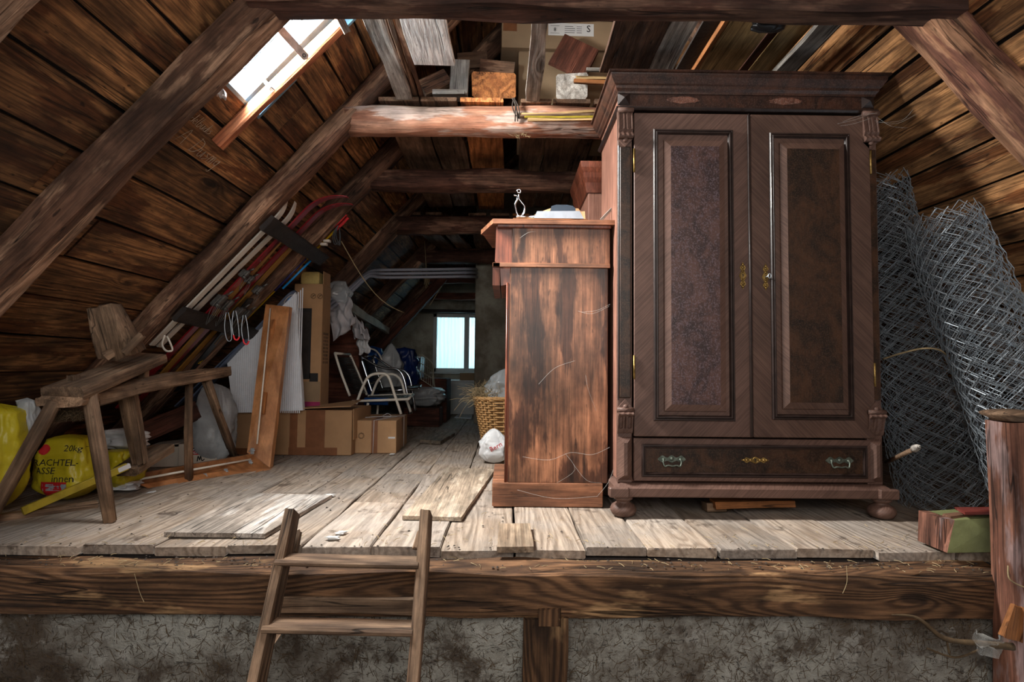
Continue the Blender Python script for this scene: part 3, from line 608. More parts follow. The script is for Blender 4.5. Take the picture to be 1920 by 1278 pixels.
def sweep_u(name, prof, x0, x1, yf, yb, mat, par):
    b = MB(); n = len(prof); vs = []
    for o_, z in prof: vs += [(x0-o_, yb, z), (x0-o_, yf-o_, z), (x1+o_, yf-o_, z), (x1+o_, yb, z)]
    fs = [(i*4+k, i*4+k+1, (i+1)*4+k+1, (i+1)*4+k) for i in range(n-1) for k in range(3)]
    fs += [(0, 1, 2, 3), tuple((n-1)*4+k for k in (3, 2, 1, 0)), tuple(i*4 for i in range(n))[::-1], tuple(i*4+3 for i in range(n))]
    b.add(vs, fs); return b.build(name, mat, par)
co = X0-wx(1140)
zc = Zt-wz(170)
sweep_u('cornice', [(.0, Zt-zc-.01), (.012, Zt-zc-.01), (.014, Zt-zc), (.024, Zt-zc+.012), (.026, Zt-zc+.024), (.034, Zt-zc+.03), (.05, Zt-.032), (co-.012, Zt-.02), (co-.010, Zt-.014), (co, Zt-.012), (co, Zt-.002), (0, Zt)], X0, X1, BY, YB, 'wred', wd)
zf0, zf1 = wz(198), wz(172)
wb_('frieze', (X0+.002, BY-.004, zf0), (X1-.002, BY+.03, Zt-zc), 'wred')
sweep_u('frieze_moulding', [(.0, zf0-.02), (.012, zf0-.018), (.022, zf0-.010), (.022, zf0-.004), (.012, zf0), (0, zf0+.004)], X0, X1, BY, YB, 'wdark', wd)
def pyr(x0, x1, z0, z1, y, h, name, par, mat='ward', inset=.3):
    b = MB(); w = min(x1-x0, z1-z0)*inset
    vs = [(x0, y, z0), (x1, y, z0), (x1, y, z1), (x0, y, z1), (x0+w, y-h, z0+w), (x1-w, y-h, z0+w), (x1-w, y-h, z1-w), (x0+w, y-h, z1-w)]
    b.add(vs, [(0, 1, 5, 4), (1, 2, 6, 5), (2, 3, 7, 6), (3, 0, 4, 7), (4, 5, 6, 7)]); b.add([(a[0], y+.004, a[2]) for a in vs[:4]]+[vs[0], vs[1], vs[2], vs[3]], [(3, 2, 1, 0), (0, 1, 5, 4), (1, 2, 6, 5), (2, 3, 7, 6), (3, 0, 4, 7)])
    return b.build(name, mat, par)
for xa in (wx(1160), wx(1630)):
    pyr(xa, xa+wx(1184)-wx(1160), zf0+.008, zf1+.0, BY-.004, .022, 'frieze_block', wd, 'wdark', .5)
for k, (px, w_) in enumerate(((1285, 62), (1483, 60))):
    b = MB(); n_ = 26; c_ = (wx(px), BY-.0052, (zf0+zf1)/2+.004); pts = [(c_[0]+math.cos(a)*w_/395*.5*(1+.35*noise.noise((math.cos(a)*3, math.sin(a)*3, k*5))), c_[2]+math.sin(a)*.017*(1+.5*noise.noise((math.cos(a)*3, math.sin(a)*3, k*5+2)))) for a in [2*PI*i/n_ for i in range(n_)]]
    b.prism(pts, BY-.0056, BY-.003); o = b.build('worn_veneer', 'worn', wd); o['label'] = 'pale reddish worn spot in the dark frieze'
# pilasters with carved corbels
def corbel(zlo, zhi, xc, w, par, flip):
    b = MB(); h = zhi-zlo; n = 26
    prof = []
    for i in range(n+1):
        u_ = i/n; d = .018+.022*(math.sin(u_*PI*.9)**.7 if flip else (1-u_)**.5*.9)
        if flip: d = .012+.028*u_**.6 if u_ < .72 else .040+.010*math.sin((u_-.72)/.28*PI*2)
        else: d = .014+.030*(1-u_)**.5*1.0 if u_ > .3 else .040+.010*math.sin(u_/.3*PI*2)
        prof.append((d, zlo+h*u_))
    xs = [-.5, -.42, -.36, -.2, -.16, -.06, 0, .06, .16, .2, .36, .42, .5]; dp = [0, 0, -.008, -.008, 0, 0, -.008, 0, 0, -.008, -.008, 0, 0]
    vs = []
    for d, z in prof:
        u_ = (z-zlo)/h; flute = (.34 < u_ < .86) if not flip else (.2 < u_ < .68)
        taper = 1-.0*u_
        for x, e in zip(xs, dp): vs.append((xc+x*w*taper, BY-d-(e if flute else -.002*math.cos(x*20)), z))
    m = len(xs); fs = [(i*m+j, i*m+j+1, (i+1)*m+j+1, (i+1)*m+j) for i in range(n) for j in range(m-1)]
    k = len(vs); vs += [(xc-w/2, BY, z) for d, z in prof]+[(xc+w/2, BY, z) for d, z in prof]
    fs += [(k+i, i*m, (i+1)*m, k+i+1) for i in range(n)]+[(i*m+m-1, k+n+1+i, k+n+2+i, (i+1)*m+m-1) for i in range(n)]
    fs += [tuple([k]+[k+n+1]+[j for j in range(m-1, -1, -1)]), tuple([k+n+n+1, k+n]+[n*m+j for j in range(m)])]
    b.add(vs, fs)
    ztop = zhi if not flip else zlo+h*.0
    b.tube([(xc-w*.55, BY-.03, zhi-.006), (xc+w*.55, BY-.03, zhi-.006)], .012, 10)
    zt = zlo-.01 if True else 0
    b.prism([(xc-w*.5, zlo), (xc, zlo-.035), (xc+w*.5, zlo)], BY-.022, BY) if not flip else b.prism([(xc-w*.5, zhi), (xc+w*.5, zhi), (xc+w*.3, zhi+.02), (xc, zhi+.045), (xc-w*.3, zhi+.02)], BY-.024, BY)
    b.lathe([(.013, 0), (.012, .008), (.006, .014)], 12, T(xc, BY-.024, zlo-.004 if not flip else zhi+.008) @ R(PI/2, 'X'))
    return b.build('corbel', 'ward', par)
for s_, (xa, xb) in enumerate(((wx(1160), wx(1187)), (wx(1627), wx(1655)))):
    xc = (xa+xb)/2; w = xb-xa
    pl = MB().box((xa, BY-.010, Zp1), (xb, BY+.02, zf0-.018), .002).build('pilaster', 'ward', wd)
    MB().box((xa+.007, BY-.020, wz(748)), (xb-.007, BY-.010, wz(275)), .004).build('pilaster_strip', 'wburl2', pl)
    b = MB(); b.box((xa, BY-.018, wz(752)), (xa+.006, BY-.008, wz(272)), .002); b.build('pilaster_bead', 'wdark', pl)
    corbel(wz(262), wz(206), xc, w*1.0, pl, False)
    corbel(wz(815), wz(768), xc, w*1.05, pl, True)
    pyr(xa+.001, xb-.001, wz(903), wz(822), BY-.010, .026, 'pilaster_base_block', pl, 'ward', .38)
# doors
def rect_mould(name, x0, x1, z0, z1, prof, y, mat, par):
    b = MB(); vs = []
    for o_, h in prof: vs += [(x0-o_, y-h, z0-o_), (x1+o_, y-h, z0-o_), (x1+o_, y-h, z1+o_), (x0-o_, y-h, z1+o_)]
    n = len(prof); fs = [(i*4+k, i*4+(k+1) % 4, (i+1)*4+(k+1) % 4, (i+1)*4+k) for i in range(n-1) for k in range(4)]
    b.add(vs, [tuple(reversed(f)) for f in fs]); return b.build(name, mat, par)
zD1 = wz(212); Y1 = BY-.022      # door face
def escutcheon(xc, zc, L, W, par, y, horiz=False, key=False, mat='brass'):
    pts = []
    n = 60
    for i in range(n+1):
        u_ = i/n; t_ = u_*2-1; w_ = W*(.30+.55*math.exp(-(t_/.24)**2)+.38*math.exp(-((abs(t_)-.62)/.14)**2))*(1-abs(t_)**9)+.0016*math.sin(i*2.2)
        pts.append((max(w_, .0012), t_*L/2))
    poly = [(x, z) for x, z in pts]+[(-x, z) for x, z in reversed(pts)]
    if horiz: poly = [(z, x) for x, z in poly][::-1]
    b = MB(); b.prism(poly, -.0035, 0)
    for t_ in (-.82, -.62, -.35, .35, .62, .82):
        cx_, cz_ = (t_*L/2, 0) if horiz else (0, t_*L/2)
        b.lathe([(W*.34, 0), (W*.26, .003), (W*.08, .0045)], 10, T(cx_, -.0035, cz_) @ R(PI/2, 'X'))
    b.tube([(math.cos(a)*W*.62, -.005, math.sin(a)*W*.72) for a in [2*PI*i/16 for i in range(16)]], .0018, 5, close=True)
    e_ = b.build('escutcheon', mat, par, T(xc, y, zc))
    b = MB(); b.lathe([(.0035, 0), (.0035, .001)], 10, T(0, -.0042, .003) @ R(PI/2, 'X')); b.box((-.0016, -.0046, -.009), (.0016, -.0040, .002)); b.build('keyhole', 'black', e_, T(xc, y, zc))
    if key:
        b = MB(); b.tube([(0, -.004, 0), (0, -.03, 0)], .003, 8); b.tube([(math.cos(a)*.007+.004, -.036, math.sin(a)*.010) for a in [2*PI*i/14 for i in range(14)]], .0025, 6, close=True); b.build('key', 'steel', e_, T(xc, y, zc))
def door(xa, xb, pa, pb, fa, fb, ym, yn, fm, fn, panelmat, vmat):
    d = MB().box((xa, Y1, Zd0), (xb, BY+.0, zD1), .003).build('door', vmat, wd)
    mx0, mx1, mz0, mz1 = wx(pa), wx(pb), wz(yn), wz(ym)
    # frame panel recess is shown by a raised bolection moulding
    rect_mould('door_moulding', mx0+.022, mx1-.022, mz0+.022, mz1-.022, [(.022, 0), (.022, .008), (.018, .014), (.013, .014), (.011, .010), (.008, .016), (.003, .016), (0, .008), (-.004, .001)], Y1, 'wdark', d)
    q0, q1, r0, r1 = wx(fa), wx(fb), wz(fn), wz(fm)
    b = MB(); e1 = .018; vs = []
    loops = [(mx0+.022, mx1-.022, mz0+.022, mz1-.022, Y1-.0015), (q0-.012, q1+.012, r0-.012, r1+.012, Y1-.002), (q0-.009, q1+.009, r0-.009, r1+.009, Y1-.010), (q0+.02, q1-.02, r0+.022, r1-.022, Y1-.020)]
    for a0, a1, c0, c1, y in loops: vs += [(a0, y, c0), (a1, y, c0), (a1, y, c1), (a0, y, c1)]
    fs = [tuple(reversed((i*4+k, i*4+(k+1) % 4, (i+1)*4+(k+1) % 4, (i+1)*4+k))) for i in range(3) for k in range(4)]
    b.add(vs, [tuple(reversed(f)) for f in fs]+[(12, 13, 14, 15)]); bp = b.build('door_panel_bevel', vmat, d)
    b = MB(); a0, a1, c0, c1, y = loops[3]; b.box((a0, y-.0012, c0), (a1, y+.002, c1)); b.build('door_panel', panelmat, d)
    return d
dm = (wx(1411)+wx(1414))/2
dl = door(wx(1190), dm-.001, 1226, 1378, 1250, 1357, 243, 790, 268, 768, 'wburl', 'ward')
dr_ = door(dm+.001, wx(1640), 1447, 1600, 1470, 1584, 247, 786, 270, 762, 'wburl2', 'ward2')
for dd, pxs, pys in ((dl, 1190, (302, 690)), (dr_, 1640, (300, 700))):
    for py in pys: b = MB(); b.tube([(wx(pxs), Y1-.004, wz(py+22)), (wx(pxs), Y1-.004, wz(py-22))], .005, 8); b.build('hinge', 'brass', dd)
b = MB(); xm = wx(1408); b.box((xm-.006, Y1-.012, Zd0+.004), (xm+.008, Y1, zD1-.004), .004); b.tube([(xm-.002, Y1-.013, Zd0+.004), (xm-.002, Y1-.013, zD1-.004)], .004, 8); b.build('astragal', 'wdark', dl)
escutcheon(wx(1395), wz(516), .128, .021, dl, Y1); escutcheon(wx(1438), wz(518), .128, .021, dr_, Y1, key=True)
# drawer
dw = MB().box((wx(1190), Y1+.004, wz(904)), (wx(1638), BY+.02, wz(824)), .003).build('drawer', 'ward', wd)
rect_mould('drawer_moulding', wx(1212), wx(1616), wz(888), wz(842), [(.020, 0), (.020, .006), (.016, .012), (.010, .012), (.008, .008), (.003, .012), (0, .004), (-.002, .001)], Y1+.004, 'wdark', dw)
MB().box((wx(1212), Y1+.002, wz(888)), (wx(1616), Y1+.005, wz(842))).build('drawer_panel', 'wburl2', dw)
escutcheon(wx(1415), wz(863), .13, .019, dw, Y1+.001, True)
for px in (1260, 1572):
    h = MB(); pts = []
    for i in range(41):
        t_ = i/20-1; w_ = .011*(1+.5*math.cos(t_*9))*(1-abs(t_)**8)+.003; pts.append((t_*.066, w_))
    h.prism(pts+[(x, -z*.7) for x, z in reversed(pts)][0:], -.003, 0); h.lathe([(.010, 0), (.007, .006)], 10, T(0, -.003, .003) @ R(PI/2, 'X'))
    ho = h.build('handle_plate', 'bronze', dw, T(wx(px), Y1+.002, wz(863)))
    h = MB(); h.tube(smooth_path([(-.040, -.008, 0), (-.043, -.012, -.012), (-.036, -.016, -.030), (-.02, -.017, -.026), (0, -.017, -.029), (.02, -.017, -.026), (.036, -.016, -.030), (.043, -.012, -.012), (.040, -.008, 0)], 4), .0038, 8)
    for s_ in (-.04, .04): h.lathe([(.008, 0), (.006, .008)], 10, T(s_, -.003, 0) @ R(PI/2, 'X'))
    h.build('drawer_pull', 'bronze', dw, T(wx(px), Y1+.002, wz(863)))
# plinth and feet
xl, xr = wx(1165), wx(1655)
sweep_u('plinth', [(.0, Zp0), (.030, Zp0), (.034, Zp0+.006), (.034, Zp0+.040), (.024, Zp0+.050), (.012, Zp1-.002), (0, Zp1)], xl+.01, xr-.01, BY-.008, YB, 'ward', wd)
for xa in (wx(1142), wx(1638)): MB().box((xa, BY-.056, Zp0+.0), (xa+.095, BY-.01, Zp0+.046), .006).build('plinth_block', 'ward', wd)
for xc, yc in ((wx(1172), BY+.005), (wx(1655), BY+.005), (wx(1172), YB-.08), (wx(1655), YB-.08)):
    MB().lathe([(.034, .003), (.050, .010), (.061, .028), (.062, .040), (.054, .056), (.038, .066), (.030, .072), (.034, .078), (.044, .084), (.046, Zp0)], 28, T(xc, yc, 0)).build('foot', 'ward', wd)
o = timber('wood_block', P(1336, 944, 2.83), P(1482, 940, 2.83), .10, .034, 'orange'); tag(o, 'long orange wood offcut wedged under the wardrobe middle', 'block')
o = timber('wood_block', V((wx(1340), 2.86, .022)), V((wx(1378), 2.86, .022)), .08, .04, 'trestle'); tag(o, 'small rough chock under the wardrobe, beneath the orange offcut', 'block')

# second wardrobe behind the first
o2 = thing('wardrobe', 'second reddish wardrobe, its cornice peeking out behind the dark wardrobe', 'wardrobe', (1.1, 3.5, 0))
xa = .50; MB().box((xa, 3.52, .10), (1.75, 4.06, 1.99), .004).build('carcass', 'wside', o2)
MB().box((xa-.02, 3.50, .0), (1.77, 4.08, .10), .006).build('plinth', 'ward', o2)
sweep_u('cornice', [(.0, 1.80), (.012, 1.80), (.018, 1.83), (.022, 1.86), (.034, 1.89), (.036, 1.92), (.05, 1.95), (.056, 1.985), (0, 1.99)], xa, 1.75, 3.52, 4.06, 'wred', o2).data.materials[0] = M['cabd']

# ------------------------------------------------------------------ brown cabinet standing side-on
CD = 2.9
def cx(px): return P(px, 650, CD).x
def cz_(py): return P(1040, py, CD).z
CB = 3.46
cab = thing('cabinet', 'stained reddish-brown cabinet standing side-on, left of the wardrobe', 'cabinet', (.26, CD, 0))
MB().box((cx(955), CD, cz_(905)), (cx(1140), CB, cz_(497)), .003).build('body', 'cab', cab)
MB().box((cx(926), CD-.006, .004), (cx(1131), CB, cz_(905)), .004).build('base', 'cabx', cab)
MB().box((cx(958), CD-.004, cz_(496)), (cx(1143), CB, cz_(424)), .002).build('upper_side', 'cab', cab)
b = MB(); b.prism([(cx(928), cz_(424)), (cx(958), cz_(424)), (cx(958), cz_(532)), (cx(938), cz_(536)), (cx(936), cz_(498)), (cx(926), cz_(490))], CD+.012, CB); b.build('drawer_front', 'cabd', cab)
b = MB(); b.hexa([V((cx(922), CD-.004, cz_(536))), V((cx(936), CD+.004, cz_(536))), V((cx(936), CD+.004, cz_(498))), V((cx(922), CD-.004, cz_(498)))]+[V((cx(922), CB, cz_(536))), V((cx(936), CB, cz_(536))), V((cx(936), CB, cz_(498))), V((cx(922), CB, cz_(498)))]); b.build('bracket_moulding', 'cabd', cab)
b = MB(); b.box((cx(922), CD-.014, cz_(502)), (cx(1143), CD+.004, cz_(494)), .002); b.box((cx(922), CD-.014, cz_(502)), (cx(936), CB, cz_(494)), .002); b.build('waist_moulding', 'cabx', cab)
b = MB(); b.box((cx(948), CD+.014, cz_(905)), (cx(955), CB, cz_(530)), .002); b.tube([(cx(950), CD+.012, cz_(905)), (cx(950), CD+.012, cz_(530))], .006, 8); b.build('front_stile', 'cabd', cab)
zt_ = cz_(418)
b = MB(); t_ = .022
po = [(cx(922), CD-.035), (cx(1150), CD-.035), (cx(1150), CB), (cx(915), CB), (-.135, CD+.24), (-.15, CD+.21)]
n_ = len(po); b.add([(x, y, zt_-.014) for x, y in po]+[(x, y, zt_+.010) for x, y in po], [tuple(reversed(range(n_))), tuple(range(n_, 2*n_))]+[(i, (i+1) % n_, n_+(i+1) % n_, n_+i) for i in range(n_)]); b.build('top', 'cabx', cab)
b = MB(); b.box((cx(930), CD-.022, zt_-.03), (cx(1144), CB, zt_-.014), .003); b.build('top_moulding', 'cabd', cab)
TZ = zt_+.011
# things on the cabinet top
b = MB(); sc_ = thing('kitchen_scale', 'pale grey metal scale with dark blue-grey pan on the brown cabinet', 'scale', (cx(1045), CD+.06, TZ))
q = TZ+.014
def sx(px): return P(px, 400, CD+.06).x
b.prism([(sx(1000), q), (sx(1092), q), (sx(1084), q+.04), (sx(1006), q+.036)], CD+.0, CD+.14); b.build('scale_base', 'scale', sc_)
b = MB(); b.prism([(sx(1031), q+.04), (sx(1078), q+.04), (sx(1078), q+.062), (sx(1072), q+.075), (sx(1062), q+.08), (sx(1042), q+.08), (sx(1033), q+.072)], CD+.03, CD+.12); b.build('scale_pan', 'dgrey', sc_)
b = MB(); b.tube([(sx(1005), CD+.04, q+.02), (sx(985), CD+.03, q+.014), (sx(968), CD+.02, q+.010)], .007, 8); b.build('scale_arm', 'chrome', sc_)
hk = thing('chrome_hook', 'chrome hook with a ring eye standing on the brown cabinet', 'hook', (sx(972), CD+.02, TZ))
def hp(px, py): return P(px, py, CD+.02)
b = MB(); b.tube(smooth_path([hp(964, 366), hp(969, 367), hp(970, 374), hp(966, 382), hp(968, 396), hp(972, 404), hp(978, 404), hp(983, 396), hp(983, 386), hp(977, 378), hp(973, 372), hp(973, 364)], 5), .0042, 8); b.build('hook_wire', 'chrome', hk)
b = MB(); c_ = hp(973, 358); b.tube([c_+V((math.cos(a)*.009, 0, math.sin(a)*.009)) for a in [2*PI*i/16 for i in range(16)]], .0035, 7, close=True); b.build('ring', 'chrome', hk)
o = MB().box((sx(962), CD+.0, TZ), (sx(1100), CD+.18, TZ+.013), .002).build('wooden_board', 'orange'); tag(o, 'flat light board under the scale on the brown cabinet', 'board')
b = MB(); b.grid(lambda u, v: (sx(985)+(sx(1106)-sx(985))*u, CD+.2+.05*v+.01*math.sin(u*9), TZ+.012+v*(.045+.085*math.sin(min(1, u*1.25+.15)*PI*.55)**1.2*(1 if u < .93 else .8))), 30, 8); b.grid(lambda u, v: (sx(985)+(sx(1106)-sx(985))*u, CD+.205+.05*v+.01*math.sin(u*9), TZ+.012+v*(.045+.085*math.sin(min(1, u*1.25+.15)*PI*.55)**1.2*(1 if u < .93 else .8))), 30, 8)
tag(b.build('brown_paper', 'paper'), 'curled sheet of brown paper behind the scale', 'paper')
b = MB(); c_ = V((sx(1093), CD+.12, TZ+.02)); b.grid(lambda u, v: c_+V((math.cos(u*2*PI)*.035*math.sin(v*PI)*(1+.3*noise.noise((u*5, v*4, 1))), math.sin(u*2*PI)*.03*math.sin(v*PI), -math.cos(v*PI)*.022)), 14, 8, True); tag(b.build('cloth_bundle', 'strawd'), 'small brown rag bundle right of the scale', 'rag')
o = timber('wooden_stick', P(1128, 412, CD+.03), P(1150, 390, CD+.06), .010, .008, 'grey'); tag(o, 'short grey stick leaning against the wardrobe side', 'stick')

# ------------------------------------------------------------------ far end: end wall, window, chimney
YW = 9.15
def W(px, py): return P(px, py, YW)
wa, wb2 = W(812, 640).x, W(812, 640).x+1.08; wz0, wz1 = W(850, 697).z, W(850, 588).z
b = MB(); 
for a, c in (((-3.6, YW, -.1), (wa, YW+.15, 4)), ((wb2, YW, -.1), (4.1, YW+.15, 4)), ((wa, YW, -.1), (wb2, YW+.15, wz0)), ((wa, YW, wz1), (wb2, YW+.15, 4))): b.box(a, c)
tag(b.build('wall_back', 'plaster'), 'dim plastered end wall around the curtained window', 'wall', kind='structure')
wn = thing('window_1', 'white two-leaf window with pale backlit curtains in the end wall', 'window', (wa, YW, wz0), kind='structure')
b = MB(); f_ = .06
for a, c in (((wa, YW-.02, wz0), (wa+f_, YW+.05, wz1)), ((wb2-f_, YW-.02, wz0), (wb2, YW+.05, wz1)), ((wa, YW-.02, wz0), (wb2, YW+.05, wz0+f_)), ((wa, YW-.02, wz1-f_), (wb2, YW+.05, wz1)), (((wa+wb2)/2-.04, YW-.03, wz0), ((wa+wb2)/2+.04, YW+.05, wz1))): b.box(a, c, .005)
b.build('window_frame', 'wframe', wn)
MB().box((wa-.04, YW-.10, wz0-.03), (wb2+.04, YW+.02, wz0), .005).build('window_sill', 'wframe', wn)
for a, c in ((wa+f_, (wa+wb2)/2-.04), ((wa+wb2)/2+.04, wb2-f_)):
    MB().box((a, YW+.03, wz0+f_), (c, YW+.036, wz1-f_)).build('pane', 'pane', wn)
    MB().grid(lambda u, v: (a+(c-a)*u, YW+.055+.014*math.sin(u*46+noise.noise((u*6, v*2, a))*3)*(1 if v > .1 else .6), wz0+f_+(wz1-wz0-2*f_)*v), 60, 8).build('curtain', 'curtain', wn)
ch = P(890, 640, 7.2).x
tag(MB().box((ch, 7.2, 0), (1.15, 7.95, 3.3), .01).build('chimney', 'plaster'), 'mottled plastered chimney stack left of the brown cabinet', 'chimney', kind='structure')
tag(timber('gable_boards', (-1.9, 8.95, 1.58), (2.0, 8.95, 1.58), .05, .05, 'dark'), 'dark batten over the curtained window', 'batten', kind='structure')
# conduits
cg = thing('conduits', 'three parallel grey conduits bending down along the roof under the dark beams', 'pipe', P(720, 515, 7.25))
for k, (dy, dd) in enumerate(((0, 0), (7, -.03), (14, -.06))):
    b = MB(); b.tube(smooth_path([P(612+k*3, 566+dy, 5.2+dd), P(650, 541+dy, 5.5+dd), P(686, 513+dy*.6, 5.7+dd), P(700, 507+dy*.75, 5.8+dd), P(722, 506+dy, 5.95+dd), P(810, 505+dy, 6.1+dd), P(880, 504+dy, 6.3+dd), P(894, 505+dy, 7.19)], 5), .016, 8); b.build('pipe', 'pipe', cg)
o = timber('brace', P(700, 665, 7.7), P(832, 519, 7.75), .14, .13, 'reddish'); tag(o, 'slanting reddish brace rising to the conduits', 'beam', kind='structure')
o = timber('gutter_board', P(640, 565, 5.6), P(738, 627, 8.0), .05, .09, 'cream'); tag(o, 'pale painted board running down under the far rafters', 'board')
for i, (a, c) in enumerate((((640, 452), (758, 586)), ((795, 432), (800, 520)), ((828, 536), (806, 572)))):
    b = MB(); pa, pb = P(*a, 4.6 if i == 0 else 6.9), P(*c, 5.2 if i == 0 else 6.9); n_ = 10; b.tube([pa.lerp(pb, k/n_)+V((0, 0, -.12*math.sin(PI*k/n_) if i == 0 else 0)) for k in range(n_+1)], .0045, 5)
    tag(b.build('string', 'straw'), ['long slack string hanging below the rafters at the far left', 'straight string hanging from the fourth collar beam, ending in a tuft', 'short string beside the slanting brace'][i], 'string')
b = MB()
for k in range(14): b.tube(smooth_path([P(800, 514, 6.9), P(800+random.uniform(-4, 4), 522, 6.9), P(800+random.uniform(-5, 5), 533+random.uniform(-6, 8), 6.9)], 3), .0035, 4)
tag(b.build('tuft', 'straw'), 'small frayed tuft at the lower end of the hanging string', 'tuft')

# ------------------------------------------------------------------ cartons
def carton(label, p0, rz, sx_, sy_, sz_, mat='card', z0=.003, flaps=True, tapes=True, group=None, tapemat='tape'):
    t = thing('cardboard_box', label, 'box', (p0[0], p0[1], z0), rz, group); M0 = WM[t.name]
    b = MB(); b.box((0, 0, 0), (sx_, sy_, sz_-.006), .004)
    b.v = [v+V((noise.noise(v*3)*.006, noise.noise(v*3+V((5, 0, 0)))*.006, 0)) for v in b.v]; body = b.build('box_body', mat, t, M0)
    if flaps:
        for k in (0, 1):
            b = MB(); b.box((0, k*sy_/2+.0015, sz_-.006), (sx_, (k+1)*sy_/2-.0015, sz_), .002); b.build('flap', mat, t, M0)
    if tapes:
        b = MB(); b.box((-.001, sy_/2-.025, sz_), (sx_+.001, sy_/2+.025, sz_+.0008)); b.box((sx_/2-.03 if sx_ > .5 else sx_*.42, -.0012, 0), (sx_/2+.03 if sx_ > .5 else sx_*.58, 0, sz_)) if tapes != 2 else None
        b.box((sx_, sy_/2-.025, sz_*.6), (sx_+.0012, sy_/2+.025, sz_+.0008)); b.build('tape', tapemat, t, M0)
    return t
t = carton('large low open carton under the styrofoam sheet', (-2.12, 4.5), 0, .91, .62, .35, 'card')
M0 = WM[t.name]
for k, (x0, x1) in enumerate(((.55, .70),)):
    b = MB(); b.box((x0, -.0018, 0), (x1, -.0005, .35)); b.build('tape', 'tape', t, M0)
MB().box((.42, -.002, 0), (.80, -.0006, .06)).build('tape', 'tape', t, M0); MB().box((.0, -.002, 0), (.2, -.0006, .05)).build('tape', 'tape', t, M0)
b = MB(); b.hexa([V((.48, -.05, .36)), V((.90, .0, .38)), V((.905, .30, .415)), V((.5, .28, .36)), V((.48, -.05, .366)), V((.90, .0, .386)), V((.905, .30, .421)), V((.5, .28, .366))]); b.build('flap', 'card', t, M0)
b = MB(); b.hexa([V((.915, .02, .12)), V((.93, .5, .14)), V((.915, .5, .36)), V((.912, .02, .36)), V((.921, .02, .12)), V((.936, .5, .14)), V((.921, .5, .36)), V((.918, .02, .36))]); b.build('flap', 'card', t, M0)
# tied carton
a = onz(659, 850); t = carton('small tied carton with brown tape and white string', (a.x, a.y), math.radians(2), .355, .62, .262, 'card', tapes=2); M0 = WM[t.name]
b = MB(); b.box((.155, -.0016, 0), (.205, -.0004, .262)); b.box((.155, -.001, .262), (.205, .62, .2632)); b.build('tape', 'tape', t, M0)
b = MB(); b.tube([(.17, -.004, .0), (.175, -.004, .264), (.30, .3, .268), (.34, .62, .266)], .0022, 5); b.tube([(0, .2, .266), (.2, .33, .268), (.357, .40, .266), (.358, .40, 0)], .0022, 5); b.tube(smooth_path([(.18, .30, .268), (.22, .36, .29), (.26, .3, .27), (.2, .26, .268)]), .0022, 5); b.build('string', 'white', t, M0)
b = MB()
for k in range(9): aa = 2*PI*k/9; b.tube([(.075+math.cos(aa+j*.35)*.026*(1-.14*j), -.003, .14+math.sin(aa+j*.35)*.026*(1-.14*j)) for j in range(4)], .0013, 4)
b.build('printed_mark', 'ink', t, M0)
MB().box((.29, -.0016, .118), (.345, -.0004, .132)).build('tape', 'white', t, M0)
# television carton
TD = 4.72; a = P(557, 700, TD).x; c = P(601, 700, TD).x; zt2 = P(580, 532, TD).z
t = carton('tall flat-screen television carton with printed screen and magenta foot', (c-.235, TD), 0, .235, .22, zt2-.36, 'card', .36, tapes=False); M0 = WM[t.name]; H_ = zt2-.36; W_ = .235
def pt(name, x0, x1, z0, z1, mat, d=.0016): MB().box((x0, -d-.0008, z0), (x1, -d+.0006, z1)).build(name, mat, t, M0)
pt('printed_band', 0, W_, 0, .045, 'magenta'); pt('printed_band', 0, W_, .05, .21, 'carddk'); pt('printed_screen', 0, W_-.085, .23, H_*.80, 'ink'); pt('printed_screen_face', .0, W_-.10, .27, H_*.77, 'dark', .0028); pt('printed_square', W_-.09, W_-.02, .21, .28, 'ink')
MB().box((W_, -.0001, 0), (W_+.0012, .22, .045)).build('printed_band', 'magenta', t, M0)
b = MB(); b.box((W_+.001, .04, 0), (W_+.007, .06, .001)); b.hexa([V((W_, 0, .0)), V((W_+.004, 0, .0)), V((W_+.004, 0, .05)), V((W_, 0, .05)), V((W_, .2, .0)), V((W_+.004, .2, .0)), V((W_+.004, .2, .05)), V((W_, .2, .05))]); 
MB().box((W_-.006, .02, H_), (W_, .2, H_+.11), .001).build('flap', 'card', t, M0)
b = MB()
for q in (.045, .10):
    b.tube([(W_-.12+q*1.0+math.cos(x)*.02, -.0028, H_*.90+math.sin(x)*.02) for x in [2*PI*i/18 for i in range(18)]], .0014, 4, close=True); b.tube([(W_-.12+q-.012, -.0028, H_*.90-.012), (W_-.12+q+.012, -.0028, H_*.90+.012)], .0016, 4); b.tube([(W_-.12+q-.01, -.0028, H_*.90+.008), (W_-.12+q+.012, -.0028, H_*.90+.004)], .0014, 4)
b.build('printed_icons', 'ink', t, M0)
b = MB()
for i in range(4):
    for j in range(9): b.box((W_+.001, .05+i*.035, .36+j*.03), (W_+.0022, .058+i*.035+random.random()*.008, .38+j*.03))
b.build('printed_text', 'ink', t, M0)
q = P(556, 553, TD+.02); b = MB(); b.box((0, 0, 0), (.155, .16, .105), .01); tag(b.build('foam_block', 'yfoam', None, T(c-.195, TD+.02, zt2+.001)), 'pale yellow foam block on top of the television carton', 'foam')
